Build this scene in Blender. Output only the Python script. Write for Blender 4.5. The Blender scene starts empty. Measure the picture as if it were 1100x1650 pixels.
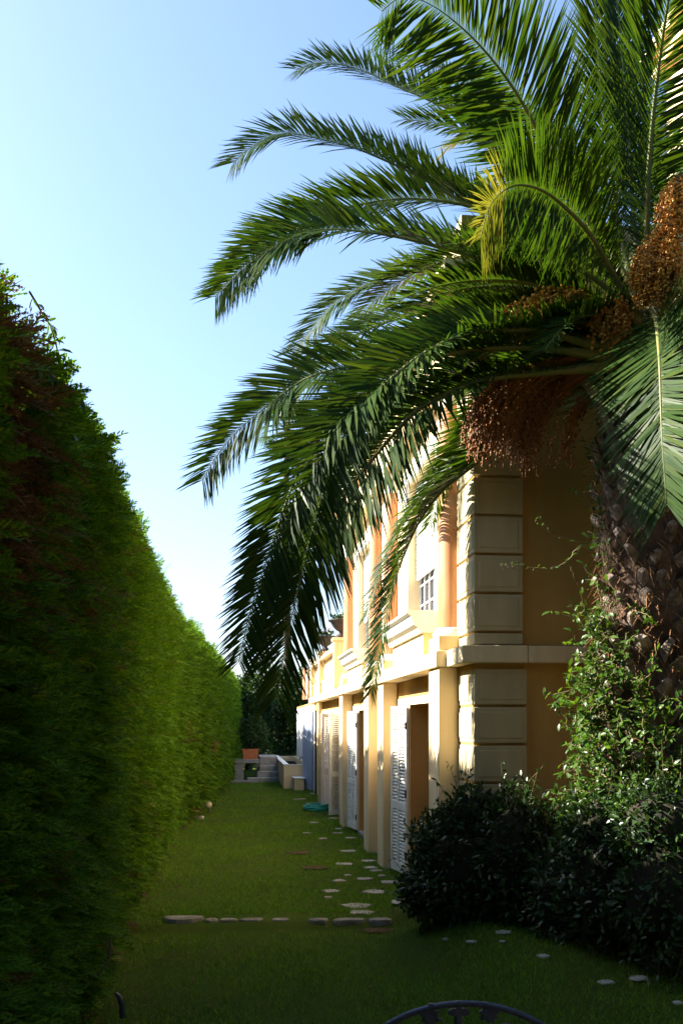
import bpy, math, random
import numpy as np
from mathutils import Vector, Matrix
R = math.radians
rng = np.random.default_rng(7)
random.seed(7)
C = bpy.context.scene.collection
sc = bpy.context.scene

# ------------------------------------------------------------------ camera, sky, sun, exposure
PSI = math.atan(163/1600)          # the lens looks a little to the right of the corridor's axis
F, H = 1600.0, 2.1
cam = bpy.data.cameras.new("camera"); camo = bpy.data.objects.new("camera", cam); C.objects.link(camo)
camo.location = (0, 0, H); camo.rotation_euler = (R(90), 0, -PSI)
cam.sensor_fit = 'VERTICAL'; cam.sensor_height = 36; cam.lens = F/1650*36
cam.shift_y = (1166-825)/1650; cam.clip_end = 2000; cam.clip_start = 0.05
sc.camera = camo
SUN_AZ, SUN_EL = 70, 37            # degrees left of the corridor axis (+Y), and height
w = bpy.data.worlds.new("World"); sc.world = w; w.use_nodes = True
wn = w.node_tree
sky = wn.nodes.new('ShaderNodeTexSky'); sky.sky_type = 'NISHITA'; sky.sun_disc = False
sky.sun_elevation = R(SUN_EL); sky.sun_rotation = R(-SUN_AZ)
sky.air_density = 1.0; sky.dust_density = 1.8; sky.ozone_density = 4.0
bg = wn.nodes['Background']; bg.inputs[1].default_value = 0.073
wn.links.new(sky.outputs[0], bg.inputs[0])
sl = bpy.data.lights.new("sun", 'SUN'); sl.energy = 5.0; sl.angle = R(0.5); sl.color = (1, .94, .84)
so = bpy.data.objects.new("sun", sl); C.objects.link(so)
sd = Vector((-math.sin(R(SUN_AZ))*math.cos(R(SUN_EL)), math.cos(R(SUN_AZ))*math.cos(R(SUN_EL)), math.sin(R(SUN_EL))))
so.rotation_euler = sd.to_track_quat('Z', 'Y').to_euler(); so.location = (-20, 5, 20)
vs = sc.view_settings; vs.view_transform = 'Standard'; vs.look = 'None'; vs.exposure = 2.3; vs.gamma = 1

# ------------------------------------------------------------------ measuring helpers
FW = Vector((math.sin(PSI), math.cos(PSI), 0)); RT = Vector((math.cos(PSI), -math.sin(PSI), 0)); UP = Vector((0, 0, 1))
def W(px, py, zc):                  # a point seen at (px, py) of the 1100 x 1650 photo, zc metres along the lens axis
    return Vector((0, 0, H)) + zc*(FW + (px-550)/F*RT + (1166-py)/F*UP)
def YZ(zc, X): return (zc - X*math.sin(PSI))/math.cos(PSI)
def ground_at(px, py, z=0.0): return W(px, py, F*(H-z)/(py-1166))

# ------------------------------------------------------------------ materials
def mat(name, col, rough=.7, var=None, scale=8, bump=0, bscale=40, spec=.3, island=None, trans=0, tcol=None, detail=6, var2=None, scale2=1.2, metal=0, stretch=None):
    m = bpy.data.materials.new(name); m.use_nodes = True
    n = m.node_tree.nodes; l = m.node_tree.links
    p = n['Principled BSDF']; p.inputs['Roughness'].default_value = rough
    p.inputs['Specular IOR Level'].default_value = spec; p.inputs['Metallic'].default_value = metal
    rgb = n.new('ShaderNodeRGB'); rgb.outputs[0].default_value = (*col, 1); c = rgb.outputs[0]
    tc = n.new('ShaderNodeTexCoord'); co = tc.outputs['Object']
    if stretch:
        mp = n.new('ShaderNodeMapping'); mp.inputs['Scale'].default_value = stretch; l.new(co, mp.inputs[0]); co = mp.outputs[0]
    def mix(a, b, f, lo=.35, hi=.65):
        r = n.new('ShaderNodeMapRange'); r.inputs[1].default_value = lo; r.inputs[2].default_value = hi
        l.new(f, r.inputs[0])
        x = n.new('ShaderNodeMix'); x.data_type = 'RGBA'; l.new(r.outputs[0], x.inputs[0]); l.new(a, x.inputs[6])
        x.inputs[7].default_value = (*b, 1); return x.outputs[2]
    if island:
        g = n.new('ShaderNodeNewGeometry')
        ramp = n.new('ShaderNodeValToRGB'); e = ramp.color_ramp.elements
        cols = [col]+list(island)
        e[0].position = 0; e[0].color = (*cols[0], 1); e[1].position = 1; e[1].color = (*cols[-1], 1)
        for i in range(1, len(cols)-1):
            q = e.new(i/(len(cols)-1)); q.color = (*cols[i], 1)
        l.new(g.outputs['Random Per Island'], ramp.inputs[0]); c = ramp.outputs[0]
    if var:
        t = n.new('ShaderNodeTexNoise'); t.inputs['Scale'].default_value = scale; t.inputs['Detail'].default_value = detail
        l.new(co, t.inputs[0]); c = mix(c, var, t.outputs[0])
    if var2:
        t = n.new('ShaderNodeTexNoise'); t.inputs['Scale'].default_value = scale2; t.inputs['Detail'].default_value = 5
        l.new(co, t.inputs[0]); c = mix(c, var2, t.outputs[0], .45, .75)
    l.new(c, p.inputs['Base Color'])
    if bump:
        t = n.new('ShaderNodeTexNoise'); t.inputs['Scale'].default_value = bscale; t.inputs['Detail'].default_value = 5
        l.new(co, t.inputs[0])
        b = n.new('ShaderNodeBump'); b.inputs['Strength'].default_value = bump; b.inputs['Distance'].default_value = .02
        l.new(t.outputs[0], b.inputs['Height']); l.new(b.outputs[0], p.inputs['Normal'])
    if trans:
        tr = n.new('ShaderNodeBsdfTranslucent')
        hs = n.new('ShaderNodeMix'); hs.data_type = 'RGBA'; hs.blend_type = 'MULTIPLY'; hs.inputs[0].default_value = 1
        l.new(c, hs.inputs[6]); hs.inputs[7].default_value = (*(tcol or (2.2, 2.2, .9)), 1)
        l.new(hs.outputs[2], tr.inputs[0])
        mx = n.new('ShaderNodeMixShader'); mx.inputs[0].default_value = trans
        l.new(p.outputs[0], mx.inputs[1]); l.new(tr.outputs[0], mx.inputs[2])
        l.new(mx.outputs[0], n['Material Output'].inputs[0])
    return m
M = {}
M['ochre'] = mat('ochre_plaster', (.56, .345, .11), .9, (.48, .285, .085), 1.6, .2, 60, .1, var2=(.36, .21, .08), scale2=1.2, stretch=(1.4, 1.4, .35))
M['cream'] = mat('cream_plaster', (.81, .655, .40), .9, (.75, .58, .34), 2.2, .12, 70, .1, var2=(.68, .52, .30), scale2=1.1, stretch=(1.6, 1.6, .3))
M['quoin'] = mat('quoin_stone', (.54, .46, .28), .9, (.46, .38, .22), 3, .06, 90, .1, var2=(.40, .33, .2), scale2=1.6, stretch=(1.5, 1.5, .4))
M['band'] = mat('band_render', (.74, .62, .40), .9, (.58, .47, .28), 3, .3, 50, .1, stretch=(1, 1, .25))
M['white'] = mat('white_paint', (.78, .76, .70), .55, (.70, .68, .62), 5, .1, 60, .3)
M['whitewall'] = mat('white_plaster', (.74, .74, .72), .9, (.66, .66, .64), 3, .3, 40, .1)
M['marble'] = mat('red_marble', (.52, .19, .075), .4, (.66, .34, .18), 5, 0, 40, .4, stretch=(1, 1, .25), var2=(.5, .2, .08), scale2=4)
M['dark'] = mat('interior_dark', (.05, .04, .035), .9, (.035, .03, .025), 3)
M['glass'] = mat('window_glass', (.02, .022, .03), .15, (.03, .03, .04), 2, spec=.12)
M['shadedoor'] = mat('shaded_white_door', (.34, .40, .53), .6, (.29, .35, .47), 6, .1, 60)  # white door; the blue of its skylit shade is put into the colour
M['pipe'] = mat('cream_pipe', (.62, .47, .24), .5, (.55, .4, .2), 6)
M['terracotta'] = mat('terracotta', (.50, .17, .07), .85, (.42, .14, .06), 9, .3, 50, .15)
M['concrete'] = mat('grey_concrete', (.33, .32, .30), .95, (.24, .23, .21), 5, .5, 40, .1, var2=(.2, .19, .17), scale2=1.5)
M['stone'] = mat('lawn_stone', (.50, .45, .39), .95, (.36, .32, .27), 7, .6, 45, .1, var2=(.3, .27, .22), scale2=3)
M['kerb'] = mat('kerb_limestone', (.36, .33, .28), .95, (.24, .21, .17), 9, .7, 35, .1, var2=(.14, .13, .1), scale2=4)
M['earth'] = mat('bare_earth', (.11, .065, .038), 1, (.07, .05, .028), 9, .6, 60, .05)
M['lawn'] = mat('lawn_soil', (.042, .075, .009), 1, (.06, .085, .012), 1.3, .5, 90, .03, var2=(.05, .055, .015), scale2=.5)
M['grass'] = mat('grass_blade', (.07, .19, .010), .75, None, spec=.05, island=[(.10, .24, .012), (.14, .28, .016), (.22, .28, .04)], trans=.25, tcol=(1.3, 1.3, .6))
M['terrace'] = mat('terrace_tile', (.4, .27, .17), .8, (.34, .22, .14), 6, .3, 40)
M['hedge'] = mat('cypress_scale', (.040, .10, .012), .75, None, spec=.05, island=[(.065, .155, .014), (.115, .235, .016), (.21, .31, .02)], trans=.25, tcol=(1.5, 1.5, .5))
M['hedgedead'] = mat('dead_cypress', (.12, .062, .026), .9, None, spec=.04, island=[(.19, .10, .04), (.27, .17, .08)], trans=.15, tcol=(1.3, 1, .8))
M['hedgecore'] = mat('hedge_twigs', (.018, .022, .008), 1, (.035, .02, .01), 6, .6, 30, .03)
M['palm'] = mat('palm_leaflet', (.016, .040, .006), (.46), None, spec=.10, island=[(.020, .048, .007), (.028, .058, .008), (.045, .070, .009)], trans=.28, tcol=(2.3, 2.1, .6))
M['palmpale'] = mat('palm_leaflet_yellow', (.08, .10, .016), .45, None, spec=.2, island=[(.14, .13, .025), (.06, .09, .014)], trans=.35, tcol=(1.8, 1.6, .6))
M['rachis'] = mat('palm_midrib', (.11, .14, .035), .5, (.17, .15, .05), 5, spec=.2)
M['palmdry'] = mat('dry_leaflet', (.20, .12, .05), .8, None, spec=.1, island=[(.28, .18, .08), (.13, .08, .03)], trans=.2, tcol=(1.3, 1.1, .8))
M['trunk'] = mat('palm_trunk', (.10, .065, .045), .95, (.05, .035, .025), 9, .8, 30, .05, var2=(.16, .11, .08), scale2=5)
M['boot'] = mat('leaf_base', (.25, .205, .17), .9, (.09, .065, .05), 16, .9, 40, .08, var2=(.44, .35, .29), scale2=7)
M['fibre'] = mat('trunk_fibre', (.16, .08, .04), 1, None, island=[(.26, .14, .07), (.10, .05, .025)], spec=.03)
M['date'] = mat('orange_date', (.56, .23, .02), .38, None, spec=.4, island=[(.68, .33, .04), (.42, .14, .012)])
M['shaded_date'] = mat('shaded_date', (.20, .065, .012), .5, None, spec=.15, island=[(.27, .10, .018), (.13, .04, .008)])  # darker copy of the date colour: shade on the lower bunches painted in
M['stalk'] = mat('date_stalk', (.26, .11, .02), .6, (.2, .09, .02), 8)
M['vine'] = mat('vine_leaf', (.03, .075, .010), .38, None, spec=.3, island=[(.045, .10, .014), (.075, .135, .018), (.022, .06, .010)], trans=.28, tcol=(2, 2, .6))
M['vinestem'] = mat('vine_stem', (.13, .085, .045), .8, (.16, .13, .05), 9)
M['shrub'] = mat('laurel_leaf', (.019, .046, .013), .38, None, spec=.32, island=[(.028, .060, .016), (.042, .082, .019)], trans=.12, tcol=(1.6, 1.6, .6))
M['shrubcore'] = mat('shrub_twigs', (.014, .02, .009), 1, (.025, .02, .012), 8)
M['tree'] = mat('dark_tree_leaf', (.014, .034, .010), .6, None, spec=.15, island=[(.02, .045, .012), (.03, .06, .014)], trans=.2)
M['bark'] = mat('bark', (.09, .065, .045), .95, (.05, .035, .025), 12, .7, 30, .05)
M['iron'] = mat('wrought_iron', (.045, .05, .07), .45, (.06, .065, .09), 20, .3, 60, .5, metal=.4)
M['urn'] = mat('dark_urn', (.035, .03, .03), .8, (.06, .05, .045), 9, .3, 40)
M['flower'] = mat('pink_flower', (.5, .08, .12), .7, None, island=[(.6, .16, .18), (.35, .05, .08)])
M['hose'] = mat('green_hose', (.015, .34, .26), .4, (.01, .26, .20), 9, spec=.4)
M['lampglobe'] = mat('cream_globe', (.72, .62, .48), .4, (.62, .5, .38), 6)
M['water'] = mat('basin_water', (.03, .045, .04), .05, None, spec=.5)
M['dry'] = mat('dry_stem', (.22, .17, .10), .9, (.15, .11, .06), 9)

# ------------------------------------------------------------------ mesh helpers
class MB:
    def __init__(s): s.v = []; s.f = []; s.sm = []; s.mi = []
    def add(s, v, f, smooth=False, mi=0):
        o = len(s.v); s.v += [tuple(x) for x in v]
        for q in f: s.f.append(tuple(i+o for i in q)); s.sm.append(smooth); s.mi.append(mi)
    def box(s, x0, x1, y0, y1, z0, z1, mi=0):
        s.add([(x0,y0,z0),(x1,y0,z0),(x1,y1,z0),(x0,y1,z0),(x0,y0,z1),(x1,y0,z1),(x1,y1,z1),(x0,y1,z1)],
              [(0,3,2,1),(4,5,6,7),(0,1,5,4),(1,2,6,5),(2,3,7,6),(3,0,4,7)], mi=mi)
    def obox(s, o, a, b, c, mi=0):   # corner, three edge vectors
        o, a, b, c = map(Vector, (o, a, b, c))
        P = [o, o+a, o+a+b, o+b, o+c, o+a+c, o+a+b+c, o+b+c]
        s.add(P, [(0,3,2,1),(4,5,6,7),(0,1,5,4),(1,2,6,5),(2,3,7,6),(3,0,4,7)], mi=mi)
    def tube(s, pts, r, n=8, cap=True, smooth=True, mi=0):
        pts = [Vector(p) for p in pts]; k = len(pts)
        rs = [float(q) for q in r] if hasattr(r, '__len__') else [float(r)]*k
        ref = None; V = []
        for i, p in enumerate(pts):
            t = (pts[min(i+1, k-1)]-pts[max(i-1, 0)]).normalized()
            if ref is None: ref = Vector((0,0,1)) if abs(t.z) < .9 else Vector((1,0,0))
            a = (ref - t*ref.dot(t)).normalized(); b = t.cross(a); ref = a
            V += [p + rs[i]*(math.cos(2*math.pi*j/n)*a + math.sin(2*math.pi*j/n)*b) for j in range(n)]
        Fc = [(i*n+j, i*n+(j+1)%n, (i+1)*n+(j+1)%n, (i+1)*n+j) for i in range(k-1) for j in range(n)]
        s.add(V, Fc, smooth, mi)
        if cap: s.add(V[:n], [tuple(range(n-1, -1, -1))], False, mi); s.add(V[-n:], [tuple(range(n))], False, mi)
    def lathe(s, c, prof, n=20, smooth=True, mi=0, a0=0, a1=2*math.pi):
        V = []; full = abs(a1-a0-2*math.pi) < 1e-6; m = n if full else n+1
        for r, z in prof: V += [(c[0]+r*math.cos(a0+(a1-a0)*j/n), c[1]+r*math.sin(a0+(a1-a0)*j/n), c[2]+z) for j in range(m)]
        Fc = [(i*m+j, i*m+(j+1)%m, (i+1)*m+(j+1)%m, (i+1)*m+j) for i in range(len(prof)-1) for j in range(n)]
        s.add(V, Fc, smooth, mi)
    def prism(s, poly, y0, y1, mi=0):   # poly in (x, z)
        n = len(poly); V = [(x, y0, z) for x, z in poly]+[(x, y1, z) for x, z in poly]
        s.add(V, [tuple(range(n)), tuple(range(2*n-1, n-1, -1))]+[(i, (i+1)%n+0, (i+1)%n+n, i+n) for i in range(n)][:0]+[(i+n, (i+1)%n+n, (i+1)%n, i) for i in range(n)], mi=mi)
    def build(s, name, m, parent=None, bevel=0):
        me = bpy.data.meshes.new(name); me.from_pydata(s.v, [], s.f); me.update()
        for x in (m if isinstance(m, (list, tuple)) else [m]): me.materials.append(x)
        me.polygons.foreach_set('use_smooth', s.sm); me.polygons.foreach_set('material_index', s.mi)
        o = bpy.data.objects.new(name, me); C.objects.link(o)
        if parent: o.parent = parent
        if bevel:
            b = o.modifiers.new('bevel', 'BEVEL'); b.width = bevel; b.segments = 2; b.limit_method = 'ANGLE'; b.angle_limit = R(40)
        return o
def quads(name, V, Fq, m, parent=None, smooth=False, mi=None):
    V = np.asarray(V, dtype=np.float32); Fq = np.asarray(Fq, dtype=np.int32)
    me = bpy.data.meshes.new(name); nf = len(Fq)
    me.vertices.add(len(V)); me.vertices.foreach_set('co', V.ravel())
    me.loops.add(nf*4); me.loops.foreach_set('vertex_index', Fq.ravel())
    me.polygons.add(nf); me.polygons.foreach_set('loop_start', np.arange(0, nf*4, 4, dtype=np.int32))
    for x in (m if isinstance(m, (list, tuple)) else [m]): me.materials.append(x)
    if mi is not None: me.polygons.foreach_set('material_index', np.asarray(mi, dtype=np.int32))
    me.update(calc_edges=True); me.validate()
    me.polygons.foreach_set('use_smooth', np.full(nf, smooth))
    o = bpy.data.objects.new(name, me); C.objects.link(o)
    if parent: o.parent = parent
    return o
def scatter(proto, P, X, Y, Z, S):   # copies of one small shape into one mesh: arrays of positions, axes, sizes
    pv, pf = proto; n = len(P)
    Rm = np.stack([X, Y, Z], axis=2)*S[:, None, None]
    V = np.einsum('nij,kj->nki', Rm, pv) + P[:, None, :]
    Fq = pf[None]+(np.arange(n)*len(pv))[:, None, None]
    return V.reshape(-1, 3), Fq.reshape(-1, 4)
def unit(a): return a/np.maximum(np.linalg.norm(a, axis=-1, keepdims=True), 1e-9)
def frames(X, up):                   # orthonormal axes from a pointing direction and a rough up
    X = unit(X); Yv = unit(np.cross(up, X)); Z = np.cross(X, Yv); return X, Yv, Z
def merge(parts):
    V = []; Fq = []; o = 0
    for v, f in parts: V.append(v); Fq.append(f+o); o += len(v)
    return np.concatenate(V), np.concatenate(Fq)
def tag(o, label=None, cat=None, group=None, kind=None):
    if label: o['label'] = label
    if cat: o['category'] = cat
    if group: o['group'] = group
    if kind: o['kind'] = kind
    return o
def empty(name, loc, label, cat, group=None):
    o = bpy.data.objects.new(name, None); C.objects.link(o); o.location = loc
    o.empty_display_size = .1
    tag(o, label, cat, group); return o
def put(o, root):                    # child meshes are written in world coordinates
    o.parent = root; o.matrix_parent_inverse = Matrix.Translation(root.location).inverted(); return o
def n2(x, y, s=0):                   # cheap smooth noise in about -1..1
    return (np.sin(x*1.7+y*2.3+s)+np.sin(x*3.1-y*1.9+1.3+s*2)+np.sin(-x*5.3+y*4.7+2.1+s*3)*.6+np.sin(x*9.1+y*8.3+s)*.35)/2.9

# ------------------------------------------------------------------ ground
def ground_z(x, y):
    x = np.asarray(x, float); y = np.asarray(y, float)
    sm = lambda a, b, t: np.clip((t-a)/(b-a), 0, 1)**2*(3-2*np.clip((t-a)/(b-a), 0, 1))
    z = -.07*(1-sm(10.35, 10.5, y))
    z = z+.30*sm(1.5, 2.3, x)*(1-sm(10.9, 11.6, y))*sm(6.0, 8.2, y)
    near = np.exp(-((x-.5)/8)**2)
    return z+.012*n2(x*1.3, y*1.3)*near
xs = np.concatenate([[-400, -100, -30, -10, -5], np.arange(-3, 8.01, .2), [10, 15, 30, 100, 400]])
ys = np.concatenate([[-300, -60, -20, -8], np.arange(-4, 10, .4), np.arange(10, 12, .1), np.arange(12, 48, .6), [60, 100, 200, 600, 1200]])
gx, gy = np.meshgrid(xs, ys); V = np.stack([gx, gy, ground_z(gx, gy)], -1).reshape(-1, 3)
nx, ny = len(xs), len(ys); ii = np.arange(nx*ny).reshape(ny, nx)
g = quads('ground', V, np.stack([ii[:-1, :-1], ii[:-1, 1:], ii[1:, 1:], ii[1:, :-1]], -1).reshape(-1, 4), M['lawn'], smooth=True)
tag(g, kind='structure')

# ------------------------------------------------------------------ hedge
HY = np.array([-8, 3.6, 9, 19, 24, 30, 38, 46.]); HX = np.array([-1.2, -1.2, -1.14, -1.2, -.9, -.62, -.22, -.1])
HZ = np.array([4.2, 4.1, 4.5, 4.3, 4.25, 4.1, 3.9, 3.9])
def hedge_face(y, z):                # x of the clipped face
    x = np.interp(y, HY, HX); top = np.interp(y, HY, HZ)
    lobe = np.interp(y, [8, 14], [.15, .26])*np.abs(np.sin(y*1.55+.7*np.sin(y*.7)+.12*np.sin(z*3)))**.6+.07*n2(y*1.6, z*1.3)+.05*n2(y*4, z*3.3, 2)-np.interp(y, [8, 14], [.03, .12])
    roundtop = -.28*np.clip((z-(top-.4))/.4, 0, 1)**2
    foot = -.12*np.clip((.35-z)/.35, 0, 1)
    return x+lobe-.1+roundtop+foot
def hedge_top(y): return np.interp(y, HY, HZ)+.09*n2(y*1.4, y*.3, 4)+.05*np.sin(y*3.8)
hedge = empty('hedge', (-1.8, 15, 0), 'tall clipped green cypress hedge along the left side of the lawn', 'hedge')
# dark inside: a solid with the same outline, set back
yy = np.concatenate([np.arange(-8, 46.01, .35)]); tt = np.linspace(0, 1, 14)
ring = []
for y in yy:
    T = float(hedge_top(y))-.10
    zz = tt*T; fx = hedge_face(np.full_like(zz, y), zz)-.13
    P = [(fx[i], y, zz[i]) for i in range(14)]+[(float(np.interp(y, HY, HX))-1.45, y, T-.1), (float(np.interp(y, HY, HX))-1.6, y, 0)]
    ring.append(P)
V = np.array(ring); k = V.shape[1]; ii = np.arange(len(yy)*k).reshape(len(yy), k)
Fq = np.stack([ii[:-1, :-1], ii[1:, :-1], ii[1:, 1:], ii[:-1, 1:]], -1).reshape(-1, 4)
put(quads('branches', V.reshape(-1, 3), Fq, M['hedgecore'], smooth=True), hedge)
def spray(nb, droop=.25, wid=.026, sub=False):
    v = []; f = []
    def dia(a, b, wd):
        a = np.array(a, float); b = np.array(b, float); d = b-a; s = np.array([-d[1], d[0], 0]); s = s/np.linalg.norm(s)*wd
        m = a+d*.4; o = len(v); v.extend([a, m-s, b, m+s]); f.append((o, o+1, o+2, o+3))
    pt = lambda t: np.array([t, 0, -droop*t*t])
    dia(pt(0), pt(.55), wid*.8); dia(pt(.45), pt(1), wid*.8)
    for i in range(nb):
        t = .12+.8*i/nb; L = .42*(1-t*.75)
        for s in (-1, 1):
            a = pt(t+.02*s); ang = R(38+8*(i % 2)); d = np.array([math.cos(ang), s*math.sin(ang), .06])*L
            b = a+d; b[2] -= droop*.5*L
            dia(a, b, wid)
            if sub:
                for q in (.35, .65):
                    for s2 in (-1, 1):
                        an2 = s*ang+s2*R(36); dia(a+(b-a)*q, a+(b-a)*q+np.array([math.cos(an2), math.sin(an2), -.05])*L*.42*(1.2-q), wid*.7)
    return np.array(v), np.array(f)
def hedge_sprays(n, y0, y1, smin, smax, nb, dead=None, zlo=.02, ypow=1.0, sub=False, wid=.03):
    y = y0+(y1-y0)*rng.random(n)**ypow; T = hedge_top(y); z = zlo+(T-zlo+.04)*rng.random(n)
    x = hedge_face(y, z)-rng.random(n)*.13
    slope = np.clip((z-(T-.6))/.6, 0, 1)
    out = np.stack([np.ones(n), rng.normal(0, .42, n)-.25, rng.normal(.12, .28, n)+slope*.9], 1)
    P = np.stack([x, y, z], 1)
    up = np.stack([rng.normal(0, .35, n)+.1, rng.normal(0, .55, n), np.ones(n)], 1)
    X, Yv, Z = frames(out, up); S = smin+(smax-smin)*rng.random(n)
    if dead is not None:
        keep = dead(y, z); return scatter(spray(nb, .25, wid, sub), P[keep], X[keep], Yv[keep], Z[keep], S[keep]), scatter(spray(nb, .5, wid*.7, sub), P[~keep], X[~keep], Yv[~keep], Z[~keep], S[~keep])
    return scatter(spray(nb, .25, wid), P, X, Yv, Z, S)
def alive(y, z):
    d = np.zeros(len(y))
    for cy, cz, ry, rz in ((5.15, 3.7, .40, .75), (6.0, 3.1, .30, .50), (4.85, 3.1, .3, .6), (6.9, 3.0, .16, .5), (7.9, 2.6, .12, .7), (5.6, 1.3, .12, .2), (18.0, 1.1, .18, .3), (20.5, 1.9, .2, .25), (26, 1.6, .25, .25), (18.2, 3.6, .2, .4), (9.2, 3.2, .12, .5), (4.9, .9, .12, .15), (6.1, .5, .1, .2)):
        d = np.maximum(d, 1-((y-cy)/ry)**2-((z-cz)/rz)**2)
    d = np.where(d > 0, .35+.65*d, 0)
    return rng.random(len(y)) > np.maximum(d*1.1, .018)
a1, d1 = hedge_sprays(10500, 3.2, 8.5, .15, .36, 8, alive, sub=True, wid=.022)
a2, d2 = hedge_sprays(22000, 8.5, 20, .12, .24, 8, alive, wid=.034)
a3, d3 = hedge_sprays(17000, 20, 46, .16, .30, 6, alive, wid=.045)
a4 = hedge_sprays(2600, -8, 3.2, .25, .45, 5)
# taller loose shoots along the top
n = 650; y = 3.5+42*rng.random(n)**1.6; z = hedge_top(y)-.12; x = np.interp(y, HY, HX)-.35+.35*rng.random(n)-.1
X, Yv, Z = frames(np.stack([.55+rng.normal(0, .3, n), rng.normal(0, .4, n), .8+rng.random(n)*.6], 1), np.stack([rng.normal(0, 1, n), rng.normal(0, 1, n), rng.normal(.3, .5, n)], 1))
a5 = scatter(spray(8, .15, .02, True), np.stack([x, y, z], 1), X, Yv, Z, .2+.22*rng.random(n))
V, Fq = merge([a1, a2, a3, a4, a5]); put(quads('foliage', V, Fq, M['hedge']), hedge)
V, Fq = merge([d1, d2, d3])
tag(put(quads('dead_foliage', V, Fq, M['hedgedead']), hedge), 'rusty brown dead patches in the hedge face')

# bare soil along the hedge foot
b = MB(); yy = np.arange(5, 37, .25); L_ = [float(np.interp(y, HY, HX))-.3 for y in yy]; R_ = [float(np.interp(y, HY, HX))+.02+.10*float(n2(y*2.3, 1.7))+random.uniform(-.03, .03) for y in yy]
V = []
for i, y in enumerate(yy): V += [(L_[i], y, float(ground_z(L_[i], y))+.012), (R_[i], y, float(ground_z(R_[i], y))+.012)]
b.add(V, [(2*i, 2*i+1, 2*i+3, 2*i+2) for i in range(len(yy)-1)]); tag(b.build('soil_strip', M['earth']), kind='structure')

# ------------------------------------------------------------------ grass
def blade():
    return np.array([(-.5, 0, 0), (.5, 0, 0), (.22, .25, .75), (-.22, .25, .75), (0, .5, 1.05), (0, .5, 1.05)]), np.array([(0, 1, 2, 3)])
pv = np.array([(-.06, 0, 0), (.06, 0, 0), (.02, .35, 1), (-.02, .35, 1)], float); pf = np.array([(0, 1, 2, 3)])
def grass(n, x0, x1, y0, y1, h0, h1):
    y = y0+(y1-y0)*rng.random(n)**1.25; x = x0+(x1-x0)*rng.random(n)
    k = (x > np.interp(y, HY, HX)+.06+.10*n2(y*2.3, 1.7)-.16*rng.random(n)) & ~((x > 2.2) & (y > 9.4)) & ~((y > 10.36) & (y < 10.56) & (x < 1.62) & (x > -.8))
    x, y = x[k], y[k]; n = len(x); a = rng.random(n)*6.283
    dens = n2(x*1.1, y*.8, 3); s = (h0+(h1-h0)*rng.random(n))*(1+.3*dens)
    Xv = np.stack([np.cos(a), np.sin(a), 0*a], 1); lean = rng.random(n)*.9
    Zv = unit(np.stack([-np.sin(a)*lean, np.cos(a)*lean, np.ones(n)], 1)); Yv = np.cross(Zv, Xv)
    Xv = Xv*(1+.0*s[:, None])
    return scatter((pv, pf), np.stack([x, y, ground_z(x, y)-.004], 1), Xv, Yv, Zv, s)
V, Fq = merge([grass(80000, -1.3, 5.2, 6.6, 11.2, .02, .05), grass(70000, -1.3, 2.3, 11, 20, .025, .05), grass(40000, -1.3, 2.3, 20, 36, .035, .06)])
tag(quads('grass', V, Fq, M['grass']), 'short green lawn grass between the hedge and the house', 'grass', kind='stuff')

n = 700; y = 6.9+17*rng.random(n)**1.4; x = np.where(rng.random(n) < .5, np.interp(y, HY, HX)+.02+.5*rng.random(n)**2, -1+3*rng.random(n))
X, Yv, Z = frames(np.stack([rng.normal(0, 1, n), rng.normal(0, 1, n), rng.normal(0, .25, n)], 1), np.tile([0, 0, 1.], (n, 1))+rng.normal(0, .3, (n, 3)))
lv = (np.array([(0, 0, 0), (.5, -.2, .05), (1, 0, 0), (.5, .2, .05)]), np.array([(0, 1, 2, 3)]))
V, Fq = scatter(lv, np.stack([x, y, ground_z(x, y)+.025], 1), X, Yv, Z, .02+.035*rng.random(n))
tag(quads('leaf_litter', V, Fq, M['hedgedead']), 'small brown fallen leaf bits on the lawn and along the hedge foot', 'leaf litter', kind='stuff')

# ------------------------------------------------------------------ villa
villa = empty('villa', (2.3, 9.5, 0), 'ochre yellow villa with cream pilasters, shutters and red columns beside the lawn', 'house')
def vp(mb, name, m, bevel=0, parent=None):
    o = mb.build(name, m, bevel=bevel); put(o, parent or villa); 
    if parent: o.matrix_parent_inverse = Matrix.Translation(villa.location).inverted()@Matrix.Identity(4); o.matrix_parent_inverse = (parent.matrix_parent_inverse.inverted()@Matrix.Identity(4)) if False else Matrix.Translation((0, 0, 0))
    return o
# children of a part: the part itself has identity local transform, so parent them plainly
XP, XW, XQ = 2.06, 2.28, 2.27
YE = YZ(9.70, XQ)                    # plane of the end wall's quoins
Y = lambda zc, X=XW: YZ(zc, X)
PIL = [(10.37, 10.92), (14.42, 15.0), (16.08, 16.66), (20.15, 20.75)]
OPEN = [(11.95, 13.38), (17.70, 19.1), (22.55, 24.0)]
ZB, ZT = 2.69, 2.86                  # band
WIN = [(11.55, 13.6), (17.3, 19.35)]
ZR = 6.75
b = MB(); edge = Y(10.2); yend = Y(40)
cuts = [c for o in OPEN for c in (Y(o[0]), Y(o[1]))]
segs = [YE+.06]+cuts+[yend]
for i in range(0, len(segs), 2): b.box(XW, XW+.5, segs[i], segs[i+1], -.3, ZB+.08)
for i in range(0, len(cuts), 2): b.box(XW, XW+.5, cuts[i], cuts[i+1], 2.35, ZB+.08)
# end wall (faces the camera) and back volume
b.box(XW+.5, 9.0, YE+.05, YE+.35, -.3, ZR-.4); b.box(XW+.002, XW+.5, YE+.052, YE+.3, ZB+.081, ZR-.4)
b.box(8.7, 9.0, YE+.35, Y(21), -.3, ZR-.4)
vp(b, 'wall', M['ochre'])
b = MB(); b.box(XW-.004, XW+.0, Y(13.4), Y(14.42), 0, 2.68)
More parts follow.
